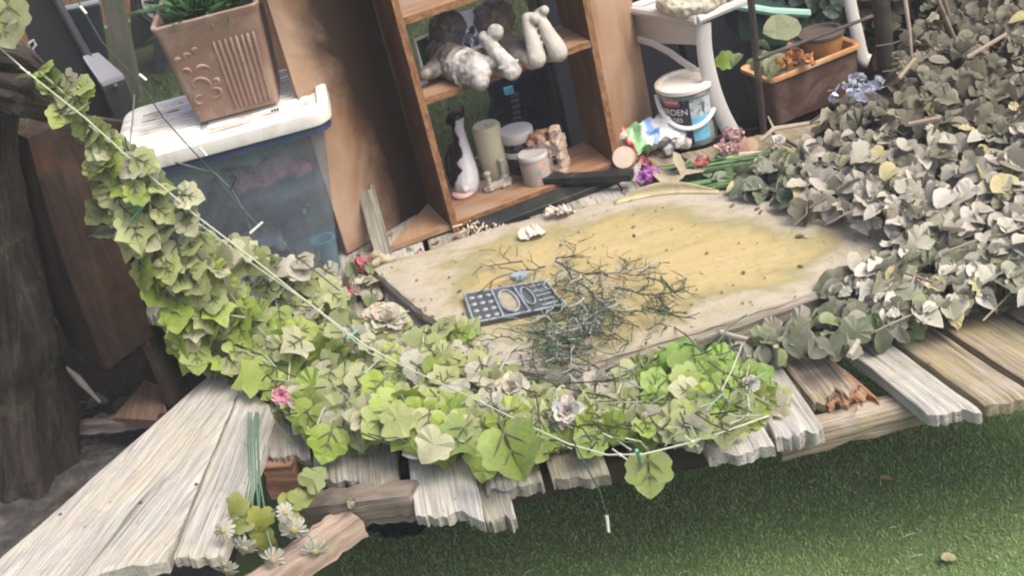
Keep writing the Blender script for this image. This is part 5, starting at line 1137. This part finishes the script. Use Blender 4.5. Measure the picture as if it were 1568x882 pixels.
# ------------------------------------------------------------------ far: dark recliner, post, trolley, bag
BLK = plain('black_plastic', (.020, .022, .027), .45, .25, 10, .1); GRYP = plain('grey_plastic', (.20, .20, .22), .5, .1)
rc = thing('recliner', aty(100, 260, 3.7), 'dark slanted recliner back with grey topped armrest at the top left', 'recliner')
YR = 3.85
def ybox(pxs, y0, th, name, mat, par, bevel=.004):
    P = [aty(x, y, y0) for x, y in pxs]; mb = MB(); mb.prism(P, (0, th, 0)); return mb.build(name, mat, par, bevel=bevel)
ybox([(8, -40), (66, -40), (205, 214), (246, 330), (150, 330), (60, 110)], YR, .05, 'backrest', BLK, rc)
mb = MB(); mb.tube([aty(60, -50, YR - .01), aty(205, 214, YR - .01), aty(250, 340, YR - .01)], .012, 8); mb.build('frame_tube', plain('dark_tube', (.05, .055, .06), .4), rc)
mb = MB(); mb.tube([aty(84, 17, YR + .02), aty(152, 2, YR + .02)], .010, 8); mb.build('crossbar', plain('steelgrey', (.16, .19, .19), .4), rc)
ybox([(86, 20), (152, 4), (166, 92), (126, 84)], YR + .08, .02, 'side_cloth', plain('navy_cloth', (.010, .014, .020), .8), rc)
A1 = [aty(x, y, YR - .08) for x, y in ((124, 84), (155, 120), (190, 112), (152, 77))]
mb = MB(); Pm = [aty(125, 84, YR - .06), aty(150, 78, YR + .06), aty(190, 113, YR + .02), aty(154, 126, YR - .10)]; mb.prism(Pm, (0, 0, -.02)); mb.build('armrest', GRYP, rc, bevel=.008)
mb = MB(); Pm2 = [p - UP * .022 for p in Pm]; mb.prism([Pm2[0].lerp(Pm2[2], .12), Pm2[1].lerp(Pm2[3], .12), Pm2[2], Pm2[3]], (0, 0, -.16)); arm = mb.build('arm_support', BLK, rc, bevel=.006)
p = aty(177, 131, YR - .06); mb = MB(); mb.ball(p, .008, nu=8, nv=6); mb.build('screw', TDK, arm)
mb = MB(); K = [(44, 66), (52, 61), (55, 68), (50, 76), (55, 84), (53, 90)]; mb.tube([aty(x, y, YR - .006) for x, y in K], .0045, 6); mb.tube([aty(x, y, YR - .006) for x, y in ((46, 76), (49, 84), (52, 90))], .003, 6); mb.build('emblem', plain('emblem_grey', (.34, .34, .36), .5), rc)
for (x, y) in ((-.12, 0), (.2, .0)):
    b0 = aty(200, 330, YR); mb = MB(); mb.tube([Vector((b0.x + x, YR + .06, .005)), Vector((b0.x + x, YR + .06, .45))], .012, 8); mb.build('leg', BLK, rc)
po = thing('wooden_post', aty(190, 140, 4.3), 'mossy grey wooden post standing behind the recliner armrest', 'post')
bp = at(205, 150, .0); tp_ = aty(160, -60, bp.y); mb = MB(); dpx = (tp_ - bp); mb.tube([bp, bp.lerp(tp_, .5), tp_], .062, 4, phase=.78); mb.build('shaft', wood('mossy_post', (.03, .032, .025), (.075, .078, .06), (.12, .12, .10), blot=(.05, .075, .04), grain=(14, 1.5, 14)), po)
tro = thing('trolley', at(235, 120, 0), 'black garden trolley with a pale spoked wheel on the far lawn', 'trolley')
wy = at(250, 112, 0).y - .1
wc = aty(250, 0, wy); rW = 40 * pxm(wc); WMx = Matrix.Rotation(R(90), 3, 'X') 
mb = MB(); P = [wc + Vector((rW * math.cos(k * .2618), 0, rW * math.sin(k * .2618))) for k in range(25)]; mb.tube(P, rW * .14, 8); mb.build('tyre', BLK, tro)
mb = MB(); mb.lathe([(rW * .58, -.006), (rW * .80, -.006), (rW * .80, .006), (rW * .58, .006), (rW * .58, -.006)], wc + Vector((0, -.01, 0)), 32, WMx, cap=False); mb.build('rim', plain('rimgrey', (.45, .45, .46), .4), tro, angle=30)
mb = MB()
for k in range(5): a_ = k * 1.2566 + .4; mb.tube([wc + Vector((0, -.02, 0)), wc + Vector((rW * .7 * math.cos(a_), -.012, rW * .7 * math.sin(a_)))], rW * .07, 6)
mb.build('spoke', BLK, tro)
mb = MB(); mb.lathe([(rW * .2, -.03), (rW * .22, .03)], wc, 3, WMx @ Matrix.Rotation(.5, 3, 'Z')); mb.build('hub', plain('hubgrey', (.4, .4, .42), .4), tro)
ybox([(196, -60), (262, -60), (262, 58), (202, 78)], wy + .12, .25, 'tub', BLK, tro)
ybox([(234, -40), (256, -40), (252, 112), (236, 112)], wy - .12, .04, 'upright', plain('navy_black', (.012, .016, .025), .5), tro)
bgp = at(800, 235, 0)
ng = thing('navy_bag', Vector((bgp.x, bgp.y, 0)), 'navy bag with a light blue tab standing on the lawn behind the bookcase', 'bag'); mb = MB()
NAVY = plain('navy', (.010, .014, .026), .8, .4, 8, .8, 14, spec=.15)
for k in range(60):
    pB = aty(random.uniform(765, 850), random.uniform(110, 225), bgp.y + .1); mb.ball(pB, (.05, .09, random.uniform(.03, .07)), Matrix.Rotation(random.uniform(-.6, .6), 3, 'Y'))
organic('bag_body', mb, NAVY, ng, .012, smooth_it=2, crease=.03, cs=12)
pB = aty(779, 138, bgp.y - .12); mb = MB(); mb.box(pB, (.035, .01, .03)); mb.build('tab', plain('skyblue', (.10, .42, .60), .6), ng, bevel=.003)
mb = MB()
for k in range(7): pB = aty(788 + k, 145 + k * 9, bgp.y - .10); mb.box(pB, (.03, .012, .012))
mb.build('zip', plain('zipgrey', (.06, .07, .09), .5), ng, bevel=.002)
# dark storage behind the upper opening and to the right: a dark shed-like cabinet on the lawn
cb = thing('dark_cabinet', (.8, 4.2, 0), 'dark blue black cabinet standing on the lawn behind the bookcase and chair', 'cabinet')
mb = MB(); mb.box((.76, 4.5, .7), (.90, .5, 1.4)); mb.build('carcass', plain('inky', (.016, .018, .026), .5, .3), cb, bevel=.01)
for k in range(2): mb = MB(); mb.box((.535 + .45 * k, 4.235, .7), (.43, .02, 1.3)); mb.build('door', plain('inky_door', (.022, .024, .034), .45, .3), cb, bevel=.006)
# ------------------------------------------------------------------ green ivy garland draped from the logs to the deck edge
def garland_pt(px, py, lift):
    w_ = max(0, min(1, (px - 290) / 170)); w_ = w_ * w_ * (3 - 2 * w_)
    yh = 2.80 - .00035 * max(0, px - 60) - lift * .6
    a = aty(px, py, yh); b = at(px, py, DZ + .02 + lift)
    if py > 690 and px > 380: b = aty(px, py, at(px, 700, DZ).y - .02 - lift * .4)
    if px < 560 and b.y > 2.92 - lift * .5: b = aty(px, py, 2.92 - lift * .5)      # stays in front of the storage box
    return a.lerp(b, w_)
upper = [(0, 20), (60, 95), (130, 125), (200, 215), (260, 270), (300, 320), (360, 368), (430, 375), (505, 395), (530, 450), (600, 470), (700, 490), (760, 530), (800, 570), (860, 575), (930, 565), (1000, 530), (1050, 520), (1120, 540), (1150, 570), (1180, 610)]
lower = [(0, 60), (60, 130), (130, 240), (170, 350), (220, 450), (260, 520), (300, 555), (350, 590), (420, 640), (500, 675), (600, 690), (700, 695), (780, 712), (860, 690), (1000, 680), (1100, 672), (1150, 655), (1180, 640)]
gl = thing('ivy_garland', garland_pt(500, 600, .02), 'green and faded cream artificial ivy garland draped over the deck edge', 'garland')
lm = MB(); vm = MB(); sm = MB()
GR = [(.30, .41, .065), (.37, .49, .09), (.43, .54, .12), (.22, .33, .055), (.28, .39, .07)]
PL = [(.44, .48, .22), (.50, .52, .28), (.40, .45, .19), (.56, .56, .36), (.47, .52, .21)]
CR = [(.58, .55, .45), (.52, .48, .38), (.60, .58, .48)]
cnt = 0
while cnt < 760:
    px = 60 + 1120 * random.random()
    if random.random() > (.62 if px < 200 else 1): continue
    u0, l0 = interp(px, upper) + (18 if px > 560 else 6), interp(px, lower) - 24; v = random.random(); py = u0 + (l0 - u0) * v + random.gauss(0, 5)
    deep = random.random(); lift = (.005 + .085 * (1 - deep)) * min(1, (l0 - u0) / 150)
    cnt += 1; p = garland_pt(px, py, lift)
    green = .02 + .95 * v + .25 * mnoise.noise(p * 7)
    if px > 980: green = .9 - .5 * v + (.25 if py < 600 else 0)
    elif px > 760: green -= .32
    if px < 200: green = .35 + .3 * v
    r0 = random.random()
    c_ = random.choice(GR) if r0 < green * .95 - .12 else random.choice(PL) if r0 < .93 else random.choice(CR)
    if green < .35 and random.random() < .3: c_ = random.choice(CR)
    if px < 380 and c_ in CR and random.random() < .7: c_ = random.choice(PL)
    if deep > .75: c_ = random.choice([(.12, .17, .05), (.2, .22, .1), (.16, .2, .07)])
    if px > 1000 and py < 600 and random.random() < .7: c_ = random.choice([(.30, .50, .09), (.36, .54, .12), (.26, .44, .07)])
    nn = UP * (.55 if px > 380 else .25) - Fv * .75 + rv(.36); td = Vector((random.gauss(.0, .55), random.gauss(-.25, .5), -.75 if px < 420 else -.35))
    leaf(lm, p, nn, td, random.uniform(.046, .070) * (.8 if px < 160 else 1.22 if (v > .4 and px < 800) else 1), c_, random.choice([IVY, IVY, IVYP]), random.uniform(-.12, .32), random.uniform(-.1, .5), vm if random.random() < .72 else None, wave=.06, vw=.027)
for k in range(260):
    px = random.uniform(170, 1150); u0, l0 = interp(px, upper), interp(px, lower); py = u0 + (l0 - u0) * random.random()
    a = garland_pt(px, py, random.uniform(.05, .10)); q_ = px + random.gauss(0, 38), py + random.gauss(0, 26); b = garland_pt(q_[0] if px > 260 else px + 8, q_[1], random.uniform(.02, .08)); sm.tube([a, a.lerp(b, .5) + rv(.006), b], .0017, 5, col=random.choice([(.05, .055, .03), (.05, .06, .03), (.09, .11, .05), (.22, .30, .22), (.38, .40, .30)]))
P = [garland_pt(x, (interp(x, upper) * .6 + interp(x, lower) * .4), .04) for x in range(60, 1181, 40)]; sm.tube(P, .0035, 6, col=(.16, .22, .10)); 
for pts_ in (((236, 290), (215, 320), (186, 355)), ((560, 500), (545, 508), (530, 520)), ((975, 690), (982, 712), (988, 740))): sm.tube([garland_pt(x, y, .095) for x, y in pts_], .0035, 6, col=(.14, .32, .24))
# single leaf hanging below the deck edge and one at the very left
hp = aty(992, 700, 1.96); leaf(lm, hp, -Fv + UP * .1, Vector((-.15, 0, -1)) , .082, (.34, .42, .12), IVY, .12, .1, vm, wave=.02, vw=.03)
leaf(lm, aty(12, 5, 2.75), -Fv, Vector((-.1, 0, -1)), .085, (.36, .40, .18), IVY, .2, .2, vm); leaf(lm, aty(-8, 30, 2.74), -Fv, Vector((.3, 0, -1)), .07, (.46, .46, .30), IVY, .2, .2, vm)
leaf(lm, aty(770, 660, 2.02), -Fv + UP * .2, Vector((.12, 0, -1)), .105, (.32, .44, .09), IVY, .55, .5, vm)
lm.build('ivy_leaf', LEAF, gl); vm.build('leaf_vein', VEIN, gl, smooth=False); sm.build('stem', STEM, gl)
for px, py, rp_, c_, lb_ in ((590, 492, 40, (.58, .54, .42), 'large cream artificial rose in the ivy above the white cable'), (782, 598, 32, (.62, .58, .47), 'cream artificial rose in the ivy at the front corner of the board'), (868, 632, 30, (.62, .57, .50), 'pale pinkish cream rose in the ivy below the white cable'), (350, 398, 17, (.58, .55, .44), 'small cream rose in the ivy before the storage box'), (452, 452, 26, (.58, .55, .42), 'half open cream rose between box and white cable'), (1150, 588, 16, (.60, .57, .52), 'small off white rose at the right tip of the ivy garland')):
    p = garland_pt(px, py, .06); mb = MB(); rose(mb, p, .72 * rp_ * pxm(p), tuple(x * .85 for x in c_), up=-Fv * .8 + UP * .5 + rv(.2)); tag(mb.build('cream_rose', PETAL, base=p), lb_, 'flower')
p = garland_pt(430, 606, .12); mb = MB(); rose(mb, p, 12 * pxm(p), (.66, .30, .36), up=-Fv); tag(mb.build('pink_rosebud', PETAL, base=p), 'small pink rosebud among the green ivy leaves', 'flower')
for px, py, r_, lb_ in ((553, 403, 16, 'crimson pink flower at the foot of the grey stake'), (534, 448, 11, 'small crimson flower between the storage box and the board'), (642, 388, 9, 'flat crimson petal on the back left edge of the tabletop board')):
    head('crimson_flower', px, py, DZ + .05, r_, (.56, .08, .15), lb_, n=18, col2=(.62, .22, .26))
p = at(542, 425, DZ + .02)
bush('fallen_leaves', 'dusty grey green leaf scraps between the storage box and the board', 'leaves', [(at(560, 440, DZ + .03), (.05, .06, .012)), (at(545, 412, DZ + .03), (.03, .05, .012))], 60, (.02, .045), [(.26, .27, .18), (.42, .38, .28), (.18, .22, .1), (.5, .46, .38), (.36, .14, .14)], ROUND, DRYLEAF)
p = at(1005, 560, DZ + .01)
bush('stem_tuft', 'dark green stem tuft in the shade under the front edge of the board', 'plant', [(at(960, 590, DZ + .015), (.12, .03, .01)), (at(1080, 545, DZ + .015), (.10, .03, .01)), (at(820, 600, DZ + .02), (.04, .03, .01))], 130, (.03, .06), [(.05, .12, .05), (.08, .17, .08), (.16, .26, .2)], SLIM)
# ------------------------------------------------------------------ crumbs, scraps and clippings
mb = MB()
for k in range(420):
    px, py = random.uniform(585, 1340), random.uniform(300, 570)
    if not inpoly(px, py, outl) or (random.random() < .6 and 700 < px < 1200 and 330 < py < 430): continue
    p = at(px, py, bz + .0035); r_ = random.uniform(.0008, .0026) * random.choice([1, 1, 1, 1.8]); mb.ball(p, (r_ * random.uniform(1, 2.5), r_, r_ * .6), Matrix.Rotation(random.random() * 3, 3, 'Z'), 6, 4, col=random.choice([(.08, .06, .035), (.14, .11, .06), (.05, .045, .03), (.40, .35, .26), (.22, .10, .06)]))
tag(mb.build('board_crumbs', STEM), 'dark crumbs and grit scattered over the tabletop board', 'crumbs', kind='stuff')
mb = MB()
for k in range(420):
    px, py = random.uniform(540, 1300), random.uniform(235, 420)
    if inpoly(px, py, outl) or py > 415 - .18 * (px - 540) + 25: continue
    p = at(px, py, DZ + .008); leaf(mb, p, UP + rv(.5), rv(), random.uniform(.008, .026), random.choice([(.20, .14, .09), (.34, .28, .20), (.12, .10, .06), (.24, .26, .16), (.42, .34, .28), (.30, .16, .13)]), random.choice([OVAL, POINT, SLIM]), .5, .6, wave=.12)
tag(mb.build('leaf_scraps', DRYLEAF), 'dry leaf scraps littering the deck around the bookcase and tub', 'leaf scraps', kind='stuff')
mb = MB()
for k in range(260):
    x = random.uniform(-.4, 1.3); y = random.uniform(1.5, 2.4); a_ = random.random() * 6.28; l_ = random.uniform(.008, .028); p = Vector((x, y, .010)); d = Vector((math.cos(a_), math.sin(a_), random.uniform(-.1, .2))) * l_
    mb.tube([p, p + d * .5 + UP * .002, p + d], random.uniform(.0005, .0011), 4, col=random.choice([(.42, .38, .20), (.30, .26, .14), (.36, .42, .18), (.20, .13, .07)]))
tag(mb.build('grass_clippings', STEM), 'pale dry clippings and bits lying on the turf', 'clippings', kind='stuff')
# nail heads in the weathered boards
for px, py in ((62, 800), (92, 788), (215, 770), (300, 742)):
    p = at(px, py, DZ + .0085); mb = MB(); mb.lathe([(.0045, -.004), (.0045, .0), (.003, .0012), (.0005, .0014)], p, 10); mb.build('nail', MET, bpy.data.objects['weathered_board'])
# ------------------------------------------------------------------ white cable and dark fairy lights
wc_ = thing('white_cable', aty(400, 400, 2.62), 'taut white cable running from the logs along the ivy to the deck edge', 'cable')
cp_ = [(-30, 45, 2.74), (0, 73, 2.74), (44, 112, 2.73), (130, 180, 2.71), (200, 243, 2.70), (300, 330, 2.67), (390, 398, 2.62), (470, 462, 2.55), (560, 530, 2.44), (620, 562, 2.37), (680, 590, 2.28), (740, 618, 2.18), (800, 648, 2.07), (870, 680, 1.99), (930, 697, 1.955), (985, 696, 1.95), (1050, 680, 1.94), (1110, 661, 1.94), (1178, 637, 1.95)]
P = [aty(*q) for q in cp_]; mb = MB(); mb.tube(P, .0018, 8); mb.build('wire', plain('cable_white', (.36, .40, .29), .5, .12, 20), wc_)
P2 = [aty(x + 6, y + 10 + 5 * math.sin(x * .05), yy + .02) for x, y, yy in cp_[3:14]]; mb = MB(); mb.tube(P2, .0017, 7); mb.build('wire', plain('cable_pale', (.26, .32, .2), .5, .12, 20), wc_)
mb = MB()
for x, y, yy in ((44, 112, 2.73), (950, 697, 1.945), (1060, 677, 1.94)):
    p = aty(x, y, yy); mb.tube([p + Vector((-.012, 0, .018)), p, p + Vector((.010, -.0, -.014))], .0016, 6); mb.ball(p, .004, nu=8, nv=6)
mb.build('tie', plain('tie_white', (.45, .45, .38), .5), wc_)
fy = thing('fairy_lights', aty(330, 265, 2.86), 'thin dark string of fairy lights with tiny clear bulbs across the storage box', 'string lights')
DWIRE = plain('dark_wire', (.05, .065, .06), .5)
s1 = [(112, -12, 2.84), (155, 62, 2.84), (217, 130, 2.85), (250, 180, 2.86), (290, 225, 2.87), (330, 268, 2.88), (362, 310, 2.86), (395, 345, 2.82), (430, 372, 2.76), (470, 405, 2.68), (520, 445, 2.60)]
mb = MB(); mb.tube([aty(*q) for q in s1], .0017, 6); s2 = [(268, 248, 2.88), (330, 266, 2.88), (356, 292, 2.87), (372, 322, 2.85), (384, 352, 2.83), (395, 390, 2.8)]; mb.tube([aty(*q) for q in s2], .0026, 6); mb.tube([aty(354, 288, 2.87), aty(362, 268, 2.86)], .0026, 6)
P = [aty(905, 728, 1.95), aty(918, 752, 1.95), aty(930, 790, 1.95)]; mb.tube([aty(880, 680, 1.97), *P], .0015, 6); mb.build('wire', DWIRE, fy)
BULB = plain('bulb_clear', (.62, .64, .60), .25, .05)
for (x0, y0, yy), (x1, y1, _) in (((122, 8, 2.84), (132, 20, 0)), ((213, 113, 2.845), (224, 122, 0)), ((306, 226, 2.865), (316, 238, 0)), ((383, 357, 2.8), (402, 340, 0)), ((929, 790, 1.95), (932, 815, 0))):
    mb = MB(); mb.tube([aty(x0, y0, yy), aty(x1, y1, yy)], [.0034, .0030], 8); mb.build('bulb', BULB, fy)
# ------------------------------------------------------------------ daisy bunch hanging at the corner
dz_ = thing('daisy_bunch', aty(395, 780, 2.12), 'hanging bunch of white artificial daisies with yellow green leaves', 'flowers')
sm = MB()
for k in range(6):
    x = 384 + 3.2 * k + random.gauss(0, 2); sm.tube([at(x - 2 + random.gauss(0, 3), 632, DZ + .03), aty(x - 3, 680, 2.17), aty(x - 1, 735, 2.14), aty(x + (k - 3) * 4, 790, 2.11)], .0018, 6, col=random.choice([(.10, .19, .13), (.16, .24, .17), (.08, .13, .08), (.22, .27, .20)]))
lm = MB()
for px, py, tx, ty_, s_, c_ in ((372, 765, -.5, -.6, .045, (.36, .40, .10)), (400, 780, -.1, -1, .05, (.42, .44, .09)), (402, 812, .1, -.9, .048, (.40, .43, .08)), (430, 775, .9, .2, .045, (.33, .37, .10)), (450, 772, .8, .55, .045, (.28, .34, .10)), (470, 745, .6, .7, .05, (.26, .32, .1)), (412, 830, .3, -1, .045, (.34, .38, .1)), (440, 796, .5, -.6, .045, (.40, .44, .22)), (385, 800, -.6, -.2, .05, (.3, .36, .1))):
    p = aty(px, py, 2.10 + random.uniform(-.02, .02)); leaf(lm, p, -Fv + UP * .3 + rv(.25), Xv * tx + Yv * ty_, s_, c_, IVY, .35, .5)
lm.build('leaf', LEAF, dz_)
for px, py, fx, fy_, rp_ in ((342, 812, -.3, .2, 17), (375, 840, -.1, -.7, 19), (450, 812, .2, -.35, 20), (482, 845, .3, -.5, 19), (418, 858, .0, -.2, 18), (345, 873, -.2, -.7, 18), (437, 785, .4, .3, 14)):
    p = aty(px, py, 2.045); r_ = rp_ * pxm(p); ax = (-Fv + Xv * fx + Yv * fy_ * 1.2).normalized(); M = ax.to_track_quat('Z', 'Y').to_matrix(); mb = MB()
    for k in range(15):
        a_ = k * .4189 + random.gauss(0, .06); rad = M @ Vector((math.cos(a_), math.sin(a_), 0)); leaf(mb, p + rad * r_ * .2, ax + rad * .15 + rv(.06), rad, r_ * random.uniform(.85, 1.05), (.43, .41, .34), [(0, 0), (.07, .1), (.13, .35), (.17, .65), (.14, .88), (.06, .97), (0, .94)], .35, random.uniform(0, .5), wave=.05)
    fl_ = mb.build('daisy', PETAL, dz_); mb = MB(); mb.ball(p + ax * .002, (r_ * .32, r_ * .32, r_ * .16), M, col=(.34, .28, .14)); mb.build('disc', vcol('disc', .9, .4, 90, 0, .6), fl_)
    sm.tube([p - ax * .004, p - ax * .02 + UP * .02, aty(395 + (px - 400) * .3, 790, 2.12)], .0017, 5, col=(.16, .26, .18))
sm.build('stem', STEM, dz_)
p = aty(538, 770, 2.10); mb = MB(); flower(mb, p, .012, (.52, .48, .30), 14, up=-Fv); tag(mb.build('small_bloom', PETAL, base=p), 'tiny cream bloom stuck on the split grey joist end', 'flower')
for px, py, lb_, c_ in ((1348, 735, 'brown fallen leaf on the green turf below the rotten joist', (.34, .20, .09)), (1442, 858, 'pale straw leaf lying on the turf near the bottom edge', (.36, .32, .16)), (883, 717, 'dim tan leaf on the shaded turf under the deck edge', (.26, .22, .12))):
    p = at(px, py, .02); mb = MB(); leaf(mb, p, UP + rv(.15), Vector((1, .2, 0)), .035, c_, OVAL, .3, .3); tag(mb.build('fallen_leaf', DRYLEAF, base=p), lb_, 'leaf')

# members of a kind share a group
for nm_, g_ in (('cream_rose', 'artificial roses scattered in the ivy'), ('crimson_flower', 'crimson flowers around the tabletop board'), ('fallen_leaf', 'fallen leaves on the turf'), ('stone', 'grey stones on the soil'), ('weathered_board', 'loose bleached boards at the deck corner'), ('log_post', 'rough posts at the left edge'), ('branch_stub', 'branch stubs at the left edge'), ('white_rose', 'white artificial blooms by the trough'), ('child_statue', 'child statues on the middle shelf'), ('scrap', 'pale scraps at the back of the board'), ('unseen_fence', 'unseen fences added around the lawn to block sky light')):
    for o in sc.objects:
        if o.parent is None and o.name.split('.')[0] == nm_: o['group'] = g_

mb = MB(); mb.box((0, 35, .95), (128, 116, 3.9))
hm_ = bpy.data.materials.new('haze'); hm_.use_nodes = True; ht = hm_.node_tree; ht.nodes.remove(ht.nodes['Principled BSDF'])
pv = ht.nodes.new('ShaderNodeVolumePrincipled'); pv.inputs['Color'].default_value = (.95, .97, 1, 1); pv.inputs['Density'].default_value = .006
ht.links.new(pv.outputs[0], ht.nodes['Material Output'].inputs['Volume'])
tag(mb.build('haze', hm_, smooth=False), kind='stuff')
